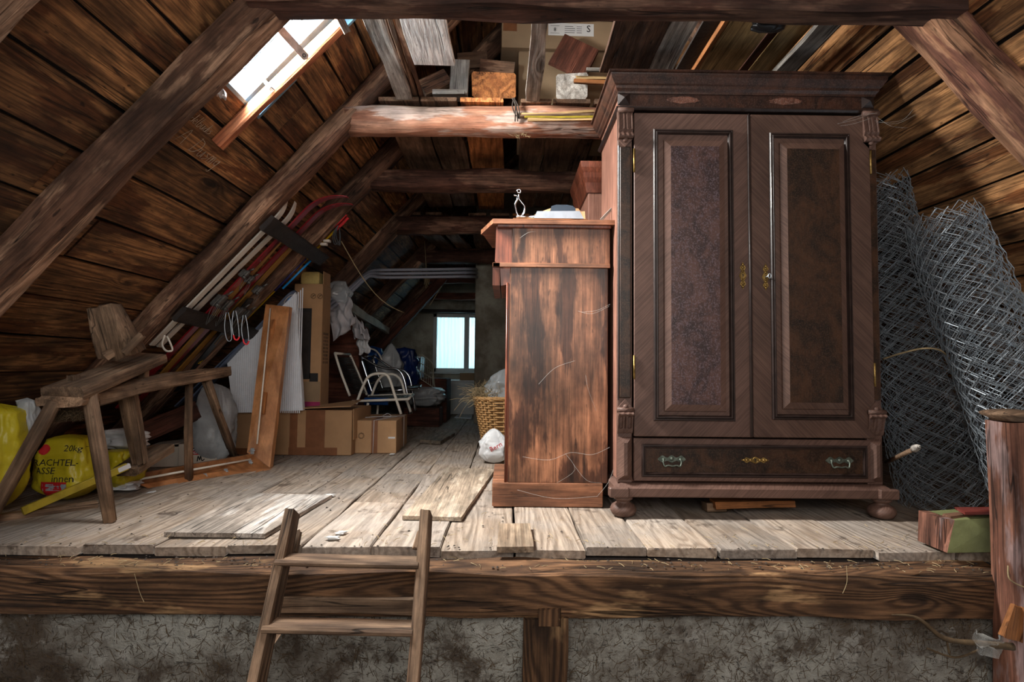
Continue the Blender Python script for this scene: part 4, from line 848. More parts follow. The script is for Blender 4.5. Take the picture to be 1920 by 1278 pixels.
# styrofoam sheet
D_ = 4.44; pts = [P(437, 774, D_), P(568, 769, D_), P(554, 545, D_), P(520, 582, D_), P(425, 672, D_)]
b = MB(); b.prism([(p.x, p.z) for p in pts], D_, D_+.045)
x = pts[0].x+.01
while x < pts[1].x-.03:
    zt = min(pts[2].z, .7+(x-pts[4].x)/(pts[2].x-pts[4].x)*(pts[2].z-pts[4].z)+.02)-.05
    zt = pts[4].z+(pts[2].z-pts[4].z)*max(0, (x-pts[4].x)/(pts[2].x-pts[4].x))-.03
    b.box((x, D_-.003, pts[0].z+.004), (x+.009, D_+.001, zt), .002); x += .016
tag(b.build('styrofoam_sheet', 'foam'), 'white ribbed styrofoam sheet leaning behind the orange-brown window frame', 'sheet')
# window frame fragment, warm varnished wood
wf = thing('window_frame', 'varnished orange-brown corner of a window frame standing on the floor', 'frame', onz(505, 880))
def hx(q0, D0, D1, th=.05):
    f = [P(*p[:2], p[2]) for p in q0]; return f+[p+V((.0, th, .0)) for p in f]
b = MB(); b.hexa(hx([(463, 848, 3.93), (506, 876, 3.93), (543, 575, 4.22), (498, 570, 4.22)], 0, 0, .055)); b.build('stile', 'honeyz', wf)
b = MB(); b.hexa(hx([(256, 915, 3.30), (506, 878, 3.92), (472, 851, 3.92), (256, 888, 3.30)], 0, 0, .06)); b.build('rail', 'honey', wf)
b = MB(); b.hexa(hx([(290, 921, 3.28), (506, 881, 3.88), (480, 872, 3.90), (262, 908, 3.27)], 0, 0, .05)); b.build('rail_lip', 'honey', wf)
b = MB(); b.tube([P(507, 578, 4.19), P(482, 832, 3.91)], .006, 6); b.build('gasket', 'ivory', wf)
b = MB(); b.tube([P(262, 898, 3.27), P(470, 861, 3.88)], .007, 6); b.build('gasket', 'ivory', wf)
for p in ((385, 893, 3.6), (424, 884, 3.72), (470, 868, 3.87), (474, 845, 3.88)):
    b = MB(); c_ = P(*p); b.box((-.012, -.012, -.02), (.012, .0, .02), .003); b.tube([(-.02, -.012, .0), (.02, -.012, .005)], .004, 6); b.build('fitting', 'steel', wf, T(*c_))
for (pa, pb) in (((512, 600, 4.18), (509, 640, 4.15)), ((497, 735, 4.02), (494, 775, 3.99))):
    timber('wooden_clip', P(*pa), P(*pb), .03, .012, 'orange', wf, up=(0, -1, 0))

# ------------------------------------------------------------------ sacks
def sack(name, label, cat, c, size, mat, pinch=.55, lump=.12, rz=0, n=34, seed=0, tilt=0, group=None, ex=.55, flat=.0):
    M0 = T(*c) @ R(rz) @ R(tilt, 'Y'); sx_, sy_, sz_ = size; b = MB()
    def fn(u, v):
        a = 2*PI*u; e = lambda t: math.copysign(abs(t)**ex, t)
        z = (v**.9)*sz_; rr = (math.sin(min(v*4, 1)*PI/2)**.5)*(1-(pinch*max(0, (v-.55)/.45)**1.3))
        if v > .96: rr *= .75
        if v == 0: rr = .0
        if v == 1: rr *= .05
        k = 1+lump*noise.fractal((math.cos(a)*1.6+seed, math.sin(a)*1.6, v*3+seed), 1, 2, 4)*1.6
        cr2 = 1+.05*noise.noise((a*3.5, v*12, seed))
        return (e(math.cos(a))*sx_/2*rr*k*cr2, e(math.sin(a))*sy_/2*rr*k*cr2, z+.02*sz_*noise.noise((u*9, v*5, seed)))
    b.grid(fn, n*2, n, True); o = b.build(name, mat, None, M0); return tag(o, label, cat, group) if label else o
# yellow sacks under the trestle
b1 = sack('plastic_sack', 'yellow sack printed with red flash and black German words, upright under the trestle', 'sack', (-2.24, 2.97, .005), (.27, .20, .33), 'ybag', .35, .10, 0, seed=3)
Mf = T(-2.24, 2.86, .0)
def dec(s, x, z, size, mat='ink', sh=0): text('printed_letters', s, size, mat, b1, T(-2.24+x, 2.80, z), onto=b1, shear=sh)
dec('20kg', .075, .275, .042); dec('RACHTEL-', .0, .205, .046, 'ink', .1); dec('ASSE', -.05, .165, .046, 'ink', .1); dec('innen', .045, .128, .05)
patch('printed_patch', .13, .075, 'red', b1, T(-2.24, 2.80, .075), b1, 10)
patch('printed_patch', .12, .034, 'scale', b1, T(-2.235, 2.795, .085), b1, 8)
for a in range(6):
    patch('printed_flash', .014, .05, 'red', b1, T(-2.30, 2.80, .27) @ R(a*PI/6, 'Y'), b1, 5)
b0 = sack('plastic_sack', 'tall yellow sack at the photo edge with navy stripe and crumpled grey top', 'sack', (-2.42, 2.72, .005), (.24, .20, .50), 'ybag', .35, .12, .1, seed=8, tilt=.05)
patch('printed_stripe', .035, .22, 'navy', b0, T(-2.37, 2.5, .14) @ R(.15, 'Y'), b0, 12)
for i in range(11): text('printed_letters', random.choice(['lllm ammi lln', 'mmn illa mnl', 'nll imm allm']), .018, 'ink', b0, T(-2.43, 2.5, .44-i*.016), onto=b0)
o = sack('plastic_bag', 'crumpled silver-grey bag end behind the tall yellow sack', 'bag', (-2.335, 2.80, .30), (.09, .06, .23), 'bag', .3, .3, .3, n=20, seed=21)
sack('plastic_sack', 'slumped yellow sack behind the trestle leg with orange print', 'sack', (-2.17, 3.22, .005), (.22, .2, .22), 'ybag', .4, .25, 0, seed=13)
sack('plastic_bag', 'white and grey crumpled bag lying on the slumped yellow sack', 'bag', (-2.20, 3.32, .21), (.20, .14, .12), 'white', .2, .4, 0, seed=17, n=24)
sack('plastic_bag', 'crumpled clear white film on the floor beside the front trestle leg', 'bag', onz(222, 919), (.2, .12, .05), 'white', .2, .4, 0, seed=27, n=20)
t = sack('plastic_sack', 'tall grey-white film sack behind the trestle legs', 'sack', P(398, 862, 4.05), (.27, .2, .56), 'bag', .5, .15, 0, seed=31)
t.location.z = .004
o = timber('spirit_level', P(42, 958, 2.62), P(238, 874, 2.98), .020, .036, 'ypaint', None, wob=.0005, rnd=.1); tag(o, 'long yellow painted level lying before the yellow sacks', 'level')
MB().box((.40, -.0115, -.012), (.46, .0115, .012), .002).build('level_window', 'white', o, WM[o.name])
o = timber('plank_offcut', P(-40, 978, 2.55), P(182, 948, 2.85), .06, .05, 'trestle'); tag(o, 'dark weathered beam piece on the floor in front of the yellow sacks', 'board')
o = timber('wood_strip', P(234, 935, 3.12), P(292, 923, 3.2), .03, .014, 'white'); tag(o, 'short white strip on the floor in front of the frame', 'strip')
o = timber('plank_offcut', P(60, 900, 3.6), P(372, 768, 3.95), .03, .13, 'reddish', None); tag(o, 'dark board standing on edge behind the trestle', 'board')
o = timber('plank_offcut', onz(150, 925)+V((0, 0, .012)), onz(262, 905)+V((0, 0, .012)), .12, .014, 'dark'); tag(o, 'dark thin board lying flat under the clear film', 'board')
# low lettered carton
a = onz(333, 876); t = thing('cardboard_box', 'small white carton with red and black emblem on its end', 'box', (a.x, a.y, .003), math.radians(14)); M0 = WM[t.name]
b = MB(); b.box((0, 0, 0), (.24, .30, .155), .004); b.build('box_body', 'white', t, M0); t.children[0].data.materials[0] = plain('off_white_carton', (196, 184, 168), .8, amt=.1)
b = MB(); b.hexa([V((0, 0, .155)), V((0, .3, .155)), V((-.20, .28, .135)), V((-.2, .02, .135)), V((0, 0, .159)), V((0, .3, .159)), V((-.20, .28, .139)), V((-.2, .02, .139))]); b.box((-.20, .02, 0), (-.001, .28, .135), .003); b.build('flap', t.children[0].data.materials[0], t, M0)
MB().box((.085, -.0016, .08), (.185, -.0002, .128)).build('emblem', 'red', t, M0); MB().box((.085, -.0022, .106), (.185, -.0006, .128)).build('emblem_upper', 'navy', t, M0)
text('printed_letters', 'GOLDEN', .022, 'white', t, M0 @ T(.14, -.003, .117)); text('printed_letters', 'TEAM', .024, 'white', t, M0 @ T(.15, -.003, .092))
b = MB(); b.tube([(.105+math.cos(x)*.014, -.0035, .104+math.sin(x)*.016) for x in [2*PI*i/14 for i in range(14)]], .003, 5, close=True); b.tube([(.1, -.0035, .095), (.112, -.0035, .112)], .003, 5); b.build('emblem_ring', 'white', t, M0)
b = MB(); b.tube(smooth_path([(.12, -.003, .035), (.125, -.003, .07), (.135, -.003, .045), (.14, -.003, .07), (.15, -.003, .04), (.165, -.003, .05)]), .003, 4); b.build('handwriting', 'ink', t, M0)

# ------------------------------------------------------------------ trestle (old shaving bench)
tr = thing('workbench', 'old hewn shaving bench with wooden head block, weathered grey-brown', 'bench', (-1.9, 2.8, 0))
def tb(nm, a, c, w, h, up=(0, 0, 1), **k): return timber(nm, a, c, w, h, 'trestle', tr, up=up, n=16, rnd=k.pop('rnd', .3), wob=k.pop('wob', .007), **k)
tb('seat', P(118, 737, 2.50), P(283, 672, 3.12), .185, .055); tb('seat_underside', P(112, 752, 2.49), P(168, 742, 2.74), .19, .04)
tb('head_block', P(232, 664, 2.86), P(204, 572, 2.78), .15, .11, up=(0, -1, 0), taper=.8, rnd=.5, wob=.02); tb('jaw', P(234, 662, 2.8), P(268, 628, 2.83), .05, .025)
tb('jaw', P(196, 668, 2.82), P(228, 650, 2.86), .10, .04)
tb('long_beam', P(172, 746, 2.66), P(426, 697, 3.72), .075, .075, taper=.8, bow=.02)
tb('leg', P(166, 722, 2.58), onz(207, 978), .05, .05, up=(0, -1, 0), rnd=.9); tb('leg', P(104, 752, 2.5), onz(-25, 985), .05, .05, up=(0, -1, 0), rnd=.9)
tb('leg', P(356, 712, 3.4), onz(352, 900), .045, .045, up=(0, -1, 0), rnd=.9); tb('leg', P(388, 714, 3.52), onz(444, 868), .045, .045, up=(0, -1, 0), rnd=.9)
tb('swing_arm', P(238, 738, 2.98), P(263, 868, 3.06), .085, .04, up=(0, -1, 0)); tb('treadle', P(238, 884, 3.02), P(306, 840, 3.35), .13, .045)
tb('peg', P(269, 712, 3.0), P(270, 690, 3.0), .03, .03, up=(0, -1, 0)); tb('peg', P(140, 722, 2.6), P(140, 704, 2.6), .035, .035, up=(0, -1, 0))
b = MB()
for k in range(90):
    c_ = P(130+random.uniform(-28, 22), 765, 2.6); pts = [c_+V((random.uniform(-.03, .03), random.uniform(-.04, .04), -random.uniform(0, .06))) for _ in range(4)]; b.tube(smooth_path([c_]+pts, 2), .0011, 3)
tag(b.build('straw', 'strawd'), 'matted straw nest hanging under the bench seat', 'straw', kind='stuff')

# ------------------------------------------------------------------ skis and poles racked under the roof slope
def U(px, py, off=.10): return onp(px, py, NL, CL-off)
def bar(a, c, h, label):
    p0, p1 = U(*a, .165), U(*c, .165); o = timber('rack_bar', p0, p1, h, .03, 'dark', None, up=-NL, rnd=.15, wob=.004, n=16); return tag(o, label, 'rack')
bar((500, 418), (606, 488), .105, 'upper dark bar of the ski rack across two rafters'); bar((336, 588), (492, 630), .105, 'lower dark bar of the ski rack, above the bench')
def ski(label, top, bot, w, mat, off=.10, curl=0, curlL=.16, th=.010, extra=.35, name='ski', grp='skis in the roof rack'):
    p1, p0 = U(*top, off), U(*bot, off); d = (p1-p0).normalized(); p0 = p0-d*extra; L = (p1-p0).length; n = 26; b = MB()
    k0 = 0
    Mx = axes(p0, p1, -NL); vs = []
    if curl:
        xs = [L*i/8 for i in range(9)]+[L+curlL*j/12 for j in range(1, 13)]
    else: xs = [L*i/8 for i in range(9)]
    prof = []
    for x in xs:
        if x <= L: prof.append((x, 0, w))
        else:
            t = (x-L)/curlL; a = t*abs(curl); R_ = curlL/abs(curl); prof.append((L+R_*math.sin(a), math.copysign(R_*(1-math.cos(a)), curl), w*(1-.55*t**3)))
    for i, (x, z, ww) in enumerate(prof):
        for y_, z_ in ((-ww/2, -th/2), (ww/2, -th/2), (ww/2, th/2), (-ww/2, th/2)): vs.append((x, y_, z+z_))
    m = len(prof); fs = [(3, 2, 1, 0), tuple((m-1)*4+j for j in range(4))]+[(i*4+j, i*4+(j+1) % 4, i*4+4+(j+1) % 4, i*4+4+j) for i in range(m-1) for j in range(4)]
    b.add(vs, fs); return tag(b.build(name, mat, None, Mx), label, name.replace('_', ' ').split()[0] if name == 'ski' else 'ski pole', grp)
ski('ivory ski nearest the heavy rafter, straight below the upper bar', (519, 408), (362, 568), .05, 'skiwhite', .12, -.95, .20)
ski('ivory ski with upswept tip, second from the rafter', (534, 416), (374, 574), .05, 'skiwhite', .10, -.6, .15)
r1 = ski('dark red ski with the larger curved tip, higher of the pair', (574, 395), (293, 690), .06, 'skired', .12, 1.0, .30)
r2 = ski('dark red ski just below its twin, tip curving out', (588, 408), (316, 692), .06, 'skired', .10, 1.0, .30)
g1 = ski('old gold ski beside the red pair', (526, 450), (345, 655), .055, 'skigold', .12); g2 = ski('old gold ski lying between the first gold ski and the yellow poles', (548, 462), (372, 655), .055, 'skigold', .10)
k1 = ski('black ski with small gold lettering, low end showing under the lower bar', (470, 560), (382, 668), .07, 'skiblk', .13)
sb = ski('blue-grey ski with swirled round top, in front of the rafter', (544, 556), (418, 690), .13, 'skigrey', .17, 0, th=.012)
def disk(o_, rad, mat='skigrey'):
    Mx = WM[o_.name]; L = max(v.co.x for v in o_.data.vertices); b = MB(); b.lathe([(rad*1.0, -.006), (rad, .006)], 26, Mx @ T(L, 0, 0)); b.build('ski_tip', mat, o_)
disk(sb, .065)
for (rr2, mm, zz) in ((.05, 'skiwhite', .0066), (.042, 'skigrey', .0072), (.016, 'skiblue', .0078)):
    L = max(v.co.x for v in sb.data.vertices); b = MB(); b.lathe([(rr2, 0), (rr2, .0006)], 24, WM[sb.name] @ T(L-.02, 0, zz)); b.build('printed_swirl', mm, sb)
s3 = ski('grey ski under the blue-grey one, running to the lower bar', (500, 600), (395, 700), .05, 'skigrey', .12)
def letters_on(o_, s, x, size, mat='skigold'):
    text('lettering', s, size, mat, o_, WM[o_.name] @ T(x, 0, .0075) @ R(-PI/2, 'X') @ R(PI, 'Y') if False else WM[o_.name] @ T(x, 0, .0075) @ R(-PI/2, 'X'))
letters_on(k1, 'atomic', .52, .035); letters_on(k1, 'SL', .30, .04, 'skiyel')
def pole(label, top, bot, mat, off, r=.008, grip=None):
    p1, p0 = U(*top, off), U(*bot, off); t = thing('ski_pole', label, 'ski pole', p0, group='ski poles in the rack'); b = MB(); b.tube([p0, p1], r, 8); b.build('shaft', mat, t)
    if grip: d = (p1-p0).normalized(); b = MB(); b.tube([p1, p1+d*.06, p1+d*.12, p1+d*.13], [r*1.5, r*1.9, r*1.5, r*2.1], 8); b.build('grip', grip, t)
    return t
po1 = pole('upper yellow ski pole with neon red grip', (625, 424), (452, 592), 'skiyel', .12, .008, 'pink'); po2 = pole('lower yellow ski pole of the pair, red grip', (630, 430), (462, 598), 'skiyel', .10, .008, 'pink')
pole('navy ski pole between the yellow poles and the bright blue one', (574, 484), (515, 545), 'skinavy', .13, .010); pole('bright blue ski pole next to the rafter', (583, 488), (530, 541), 'skiblue', .15, .008)
b = MB()
for k in range(3): b.tube(smooth_path([P(634, 422, 3.8), P(624+k*3, 440, 3.8), P(628+k*4, 458, 3.8), P(638, 448+k*4, 3.8), P(636, 426, 3.8)]), .003, 5)
b.build('wrist_strap', 'skiblk', po1)
b = MB()
for (px, py) in ((606, 458), (612, 452)): c_ = U(px, py, .14); b.box((c_.x-.02, c_.y-.02, c_.z-.008), (c_.x+.03, c_.y+.02, c_.z+.01), .003)
b.build('buckle', 'skiwhite', po2)
def binding(o_, px, py, n=3, off=.13, red=False, s=1.0):
    c_ = U(px, py, off); Mx = Matrix.Translation(c_) @ WM[o_.name].to_3x3().to_4x4()
    bo = MB(); bo.box((-.05*s, -.03*s, -.01), (.03*s, .03*s, .018), .005); bo.box((-.02*s, -.022*s, .01), (.045*s, .022*s, .032), .006); bo.tube([(.04*s, 0, .02), (.09*s, .0, .034)], .006, 7); bo.lathe([(.018*s, 0), (.018*s, .012), (.01*s, .018)], 12, T(-.03*s, 0, .016)); r_ = bo.build('binding', 'dsteel', o_, Mx)
    w_ = MB()
    for k in range(n): y_ = (-.02+.04*k/max(1, n-1)); w_.tube(smooth_path([(-.03, y_, .01), (-.09, y_*1.6, .03), (-.15*s, y_*1.4, .045+.012*k), (-.10, y_+.02, .06), (-.02, y_, .03)]), .0018, 5)
    w_.build('cable', 'dsteel', r_, Mx); return r_
binding(r1, 410, 560, 3, .14, s=1.1); binding(r2, 424, 568, 3, .13); binding(g1, 446, 582, 2, .14); binding(g2, 458, 586, 2, .13); binding(g2, 482, 540, 1, .13, s=.8); binding(r1, 457, 510, 1, .13, s=.7); binding(r2, 466, 520, 1, .13, s=.7)
for i, (x0, y0) in enumerate(((424, 585), (438, 582), (456, 590))):
    b = MB(); D_ = 3.45; pts = [P(x0, y0, D_), P(x0-3, y0+28, D_), P(x0+2, y0+52, D_), P(x0+10, y0+50, D_), P(x0+8, y0+20, D_), P(x0+4, y0, D_)]; b.tube(smooth_path(pts), .003, 5); o = b.build('cable_loop', 'steel'); o['label'] = ['steel binding cable loop hanging left over the lower rack bar', 'middle steel binding cable loop with red end', 'steel binding cable loop nearest the rafter, red end'][i]; o['category'] = 'cable'
    if i: b = MB(); b.tube(smooth_path([P(x0, y0+46, D_), P(x0+2, y0+53, D_), P(x0+7, y0+55, D_), P(x0+11, y0+49, D_)]), .005, 6); b.build('red_sleeve', 'pink', o)
b = MB(); b.tube(smooth_path([P(309, 628, 3.2), P(304, 645, 3.2), P(311, 657, 3.2), P(323, 656, 3.2), P(318, 640, 3.2), P(313, 630, 3.2)]), .006, 6, flat=.4); tag(b.build('strap_loop', 'skiwhite'), 'small whitish strap loop hanging from the rafter above the bench', 'strap')

# ------------------------------------------------------------------ garden chairs and bags farther back
def gchair(label, near, far, D0, D1, tube_m, cord_m, seatz=.38):
    """near / far: side outlines given for the two sides at depths D0 and D1"""
    t = thing('garden_chair', label, 'chair', onz(near['leg'][-1][0], near['leg'][-1][1])); S = []
    for s_, D in ((near, D0), (far, D1)):
        b = MB(); b.tube(smooth_path([P(x, y, D) for x, y in s_['arm']]), .013, 8); b.build('arm', tube_m, t)
        b = MB(); b.tube(smooth_path([P(x, y, D) for x, y in s_['back']], 3), .012, 8); b.build('back_post', tube_m, t)
        b = MB(); b.tube([P(x, y, D) for x, y in s_['seat']], .012, 8); b.build('seat_rail', tube_m, t); S.append((s_, D))
        a, c_ = s_['leg'][0], s_['leg'][-1]; b = MB(); b.tube([P(*a, D), P(*c_, D)], .012, 8); b.build('leg', tube_m, t)
    b = MB(); b.tube([P(*near['back'][-1], D0), P(*far['back'][-1], D1)], .012, 8); b.tube([P(*near['seat'][-1], D0), P(*far['seat'][-1], D1)], .012, 8); b.build('cross_bar', tube_m, t)
    for nm, key in (('back_cords', 'back'), ('seat_cords', 'seat')):
        b = MB(); n = 26
        na = [P(*p, D0) for p in near[key]]; fa = [P(*p, D1) for p in far[key]]
        for k in range(n):
            u_ = .06+.86*k/(n-1); a = na[0].lerp(na[-1], u_); c_ = fa[0].lerp(fa[-1], u_); m_ = (a+c_)/2+V((0, 0, -.012)); b.tube([a, m_, c_], .0055, 5)
        o = b.build(nm, cord_m, t); o['kind'] = 'stuff'
    return t
gchair('garden chair with thick cream tubes and black cords', dict(arm=[(668, 757), (680, 725), (692, 705), (712, 700), (728, 706), (740, 740), (752, 776)], back=[(656, 742), (640, 700), (628, 662)], seat=[(660, 752), (765, 748)], leg=[(690, 755), (684, 815)]),
       dict(arm=[(696, 744), (706, 718), (718, 704), (738, 702), (752, 714), (760, 742), (770, 772)], back=[(688, 740), (672, 700), (656, 664)], seat=[(690, 742), (775, 739)], leg=[(710, 745), (705, 800)]), 5.25, 5.75, 'ivory', 'black')
gchair('chrome garden chair with dark slings behind the cream-tubed chair', dict(arm=[(673, 664), (700, 682), (722, 690), (744, 692), (756, 706), (764, 740), (768, 776)], back=[(700, 742), (688, 706), (676, 668)], seat=[(700, 735), (785, 728)], leg=[(760, 735), (772, 775)]),
       dict(arm=[(700, 666), (725, 684), (740, 692), (756, 694), (768, 708), (774, 740), (778, 770)], back=[(720, 736), (708, 700), (698, 668)], seat=[(718, 728), (790, 722)], leg=[(770, 730), (780, 768)]), 5.95, 6.4, 'chrome', 'black')
a = MB(); c_ = P(704, 752, 5.4); a.lathe([(.035, 0), (.035, .22)], 18, T(c_.x-.1, c_.y, c_.z) @ R(PI/2, 'Y')); tag(a.build('rolled_mat', 'bluebag'), 'small blue roll lying on the cream-tubed chair', 'roll')
tag(MB().box((P(616, 700, 5.95).x-.05, 5.95, .0), (P(672, 700, 5.95).x, 6.35, P(650, 608, 5.95).z), .01).build('cupboard', 'reddish'), 'dark brown cupboard behind the television carton', 'cupboard')
def cloth(name, label, cat, px, D, mat, nu=16, nv=12, fold=.03, seed=0):
    p = [P(x, y, D) for x, y in px]; b = MB()
    def fn(u, v):
        q = (p[0]*(1-u)+p[1]*u)*(1-v)+(p[3]*(1-u)+p[2]*u)*v; return q+V((noise.noise((u*3, v*3, seed+9))*fold*.6, noise.noise((u*5, v*3, seed))*fold*1.6-.02*math.sin(u*14+seed), noise.noise((u*3, v*4, seed+4))*fold))
    b.grid(fn, nu*2, nv*2); o = b.build(name, mat); md = o.modifiers.new('thick', 'SOLIDIFY'); md.thickness = .003; return tag(o, label, cat)
cloth('cloth', 'crumpled grey-white cloth hanging over the cupboard corner', 'cloth', [(614, 566), (658, 560), (668, 606), (626, 640)], 5.3, 'cloth', seed=2, fold=.05)
cloth('cloth', 'second pale cloth draped behind the crumpled one', 'cloth', [(656, 592), (678, 600), (694, 634), (664, 636)], 5.5, 'cloth', seed=5, fold=.05)
cloth('cloth', 'smooth white cloth hanging low beside the blue bags', 'cloth', [(668, 626), (690, 626), (694, 660), (672, 664)], 5.6, 'white', seed=11)
sack('plastic_bag', 'clear bag with colourful contents over the crumpled cloth', 'bag', P(636, 574, 5.35), (.20, .14, .24), 'clear', .5, .25, seed=41, n=22)
sack('ball', 'red and yellow bundle inside the clear bag', 'bundle', P(626, 562, 5.37), (.08, .07, .08), 'orange', .3, .2, seed=42, n=12)
def fsack(label, px, py, D, w, h, mat, seed, pinch=.5, lump=.2, d=None): p = P(px, py, D); return sack('plastic_sack', label, 'sack', (p.x, D, p.z), (w, d or w*.8, h), mat, pinch, lump, seed=seed, n=24)
fsack('bright blue sack with rope ring beside the white cloth', 694, 752, 6.85, .34, .66, 'bluebag', 51, .35); fsack('translucent grey sack between the two blue sacks', 732, 752, 6.7, .28, .68, 'bag', 52, .9, .3); fsack('dark blue shiny sack, right of the translucent one', 757, 752, 7.0, .30, .66, 'dbluebag', 53, .3, .35)
b = MB(); c_ = P(694, 686, 6.6); b.tube([c_+V((math.cos(a)*.14, 0, math.sin(a)*.20)) for a in [2*PI*i/30 for i in range(30)]], .010, 7, close=True); tag(b.build('rope_ring', 'ivory'), 'cream hose ring hanging on the bright blue sack', 'hose')
t = thing('crate', 'blue plastic crate standing right of the dark blue sack', 'crate', P(776, 730, 7.2)); a, c_ = P(766, 708, 7.3), P(785, 668, 7.3)
b = MB(); x0, x1, z0, z1 = a.x, c_.x+.02, a.z, c_.z; b.box((x0, 7.3, z0), (x1, 7.7, z0+.01)); [b.box(*q) for q in (((x0, 7.3, z0), (x0+.01, 7.7, z1)), ((x1-.01, 7.3, z0), (x1, 7.7, z1)), ((x0, 7.3, z0), (x1, 7.31, z1)), ((x0, 7.69, z0), (x1, 7.7, z1)))]; b.build('crate_body', 'bluebag', t)
b = MB(); b.box((x0-.015, 7.285, z1-.02), (x1+.015, 7.715, z1), .004); b.build('crate_rim', 'scale', t)
tag(MB().box((x0-.12, 7.25, 0), (x1+.35, 7.8, z0-.005), .01).build('low_chest', 'reddish'), 'dark low chest under the blue crate', 'chest')
p = P(796, 770, 6.9); sack('plastic_sack', 'bundle wrapped in cloudy film on the chest, before the window', 'sack', (p.x, 6.9, .22), (.42, .4, .24), 'bag', .3, .25, seed=61, n=26)
tag(MB().box((p.x-.22, 6.72, .0), (p.x+.2, 7.1, .22), .008).build('wooden_crate', 'reddish'), 'dark wooden crate carrying the film-wrapped bundle', 'crate')
b = MB()
for k in range(9): a = k/8; b.tube([P(786+a*24, 664+a*14, 7.4), P(782+a*34, 706+a*22, 7.0)], .004, 4)
for k in range(4): a = k/3; b.tube([P(786-a*4, 664+a*42, 7.4-a*.4), P(810+a*6, 678+a*50, 7.4-a*.4)], .004, 4)
b.tube(smooth_path([P(790, 664, 7.4), P(811, 682, 7.3), P(812, 712, 7.2), P(818, 740, 7.1), P(819, 765, 7.05)]), .008, 6); tag(b.build('wire_basket', 'cream'), 'tilted pale wire basket leaning before the window wall', 'basket')
t = thing('white_cabinet', 'low white metal cabinet on the far floor under the window', 'cabinet', (P(860, 775, 8.5).x, 8.5, 0)); a, c_ = P(833, 774, 8.5), P(888, 713, 8.5)
MB().box((a.x, 8.5, .004), (c_.x+.12, 8.95, c_.z-.02), .008).build('body', 'wframe', t); MB().box((a.x-.01, 8.47, c_.z-.02), (c_.x+.13, 8.95, c_.z), .004).build('top', 'white', t)
q = P(862, 712, 8.6); tag(MB().box((q.x, 8.6, c_.z+.001), (q.x+.28, 8.85, c_.z+.11), .004).build('cardboard_box', 'carddk'), 'small grey box on the low white cabinet', 'box')

# wicker basket with straw, clear bag; white shopping bag
BC = V((-.02, 4.9, 0))
bk = thing('wicker_basket', 'tall tapered wicker basket filled with straw behind the brown cabinet', 'basket', BC); Hb = .44
def br(a, z, off=0):
    k = z/Hb; hx_, hy_ = .165+.085*k+off, .13+.06*k+off; e = lambda t: math.copysign(abs(t)**.6, t); return BC+V((e(math.cos(a))*hx_, e(math.sin(a))*hy_, z+.004))
ns = 34; b = MB()
for i in range(22):
    z = .012+i*(Hb-.03)/21
    b.tube([br(2*PI*j/(ns*2), z, .009*(1 if ((j//2)+i) % 2 else -1)) for j in range(ns*2)], .0080, 5, close=True, flat=.8)
o = b.build('weave', 'wicker', bk); o['kind'] = 'stuff'
b = MB()
for j in range(ns): b.tube([br(2*PI*(j+.5)/ns, z) for z in (0, Hb/2, Hb)], .006, 5)
o = b.build('stakes', 'wicker', bk); o['kind'] = 'stuff'
b = MB()
for k in range(3): b.tube([br(2*PI*j/60, Hb, .004+.007*math.sin(j*1.1+k*2.1))+V((0, 0, .008*math.cos(j*1.1+k*2.1))) for j in range(60)], .010, 6, close=True)
b.tube([br(2*PI*j/40, .006) for j in range(40)], .010, 6, close=True); b.build('rim', 'wicker', bk)
b = MB(); b.add([br(2*PI*j/30, .01) for j in range(30)], [tuple(range(30))]); b.build('basket_bottom', 'wicker', bk)
b = MB()
for k in range(520):
    c_ = BC+V((random.gauss(-.13, .07), random.gauss(-.03, .06), Hb+random.uniform(-.04, .06))); d = V((random.gauss(-.35, .8), random.gauss(-.2, .8), random.gauss(.45, .55))).normalized()*random.uniform(.05, .17)
    b.tube([c_, c_+d*.5+V((random.gauss(0, .01), 0, .008)), c_+d+V((0, 0, -.02))], .0016, 3)
tag(b.build('straw', 'straw'), 'tuft of dry straw spilling over the wicker basket', 'straw', kind='stuff')
sack('plastic_bag', 'shiny clear film bag stuffed into the wicker basket', 'bag', BC+V((.03, -.02, .34)), (.33, .24, .36), 'clear', .75, .3, seed=71)
wbag = sack('shopping_bag', 'crumpled white shopping bag leaning at the cabinet foot', 'bag', (P(926, 866, 4.2).x, 4.2, .004), (.19, .12, .25), 'white', .8, .2, seed=77)
text('printed_letters', 'Bern', .05, 'red', wbag, T(P(930, 840, 4.2).x, 4.0, .13) @ R(-.5, 'Y'), onto=wbag)

# ------------------------------------------------------------------ roof hatch
ht = thing('roof_hatch', 'bright open roof hatch with blue-grey metal sash and stay bar', 'skylight', LP(HOLE[2], 2.6)); ya, yb, sa, sb_ = HOLE
def lpbox(b, s0, s1, y0, y1, o0, o1): b.hexa([LP(s0, y0, o0), LP(s1, y0, o0), LP(s1, y1, o0), LP(s0, y1, o0), LP(s0, y0, o1), LP(s1, y0, o1), LP(s1, y1, o1), LP(s0, y1, o1)])
for nm, a in (('curb_x', (sa-.02, sb_+.02, yb-.002, yb+.016)), ('curb', (sa-.02, sb_+.02, ya-.016, ya+.0)), ('curb', (sa-.018, sa, ya, yb)), ('curb', (sb_, sb_+.018, ya, yb))):
    b = MB(); lpbox(b, *a, -.002, -.11 if nm == 'curb' else -.052); b.build('curb', 'bluemetal', ht)
b = MB(); lpbox(b, sa, sb_, yb-.10, yb-.002, -.045, -.052); b.build('flashing', 'bluemetal', ht)
for y0 in (2.60, 2.635): b = MB(); lpbox(b, sa+.10, sb_, y0, y0+.007, -.085, -.10); b.build('sash_bar', 'bluemetal', ht)
b = MB(); lpbox(b, sa+.46, sa+.52, 2.645, 2.672, -.07, -.085); b.build('latch', 'bluemetal', ht)
b = MB(); lpbox(b, sa, sb_, ya, yb, -.105, -.108); b.build('pane', 'pane', ht)
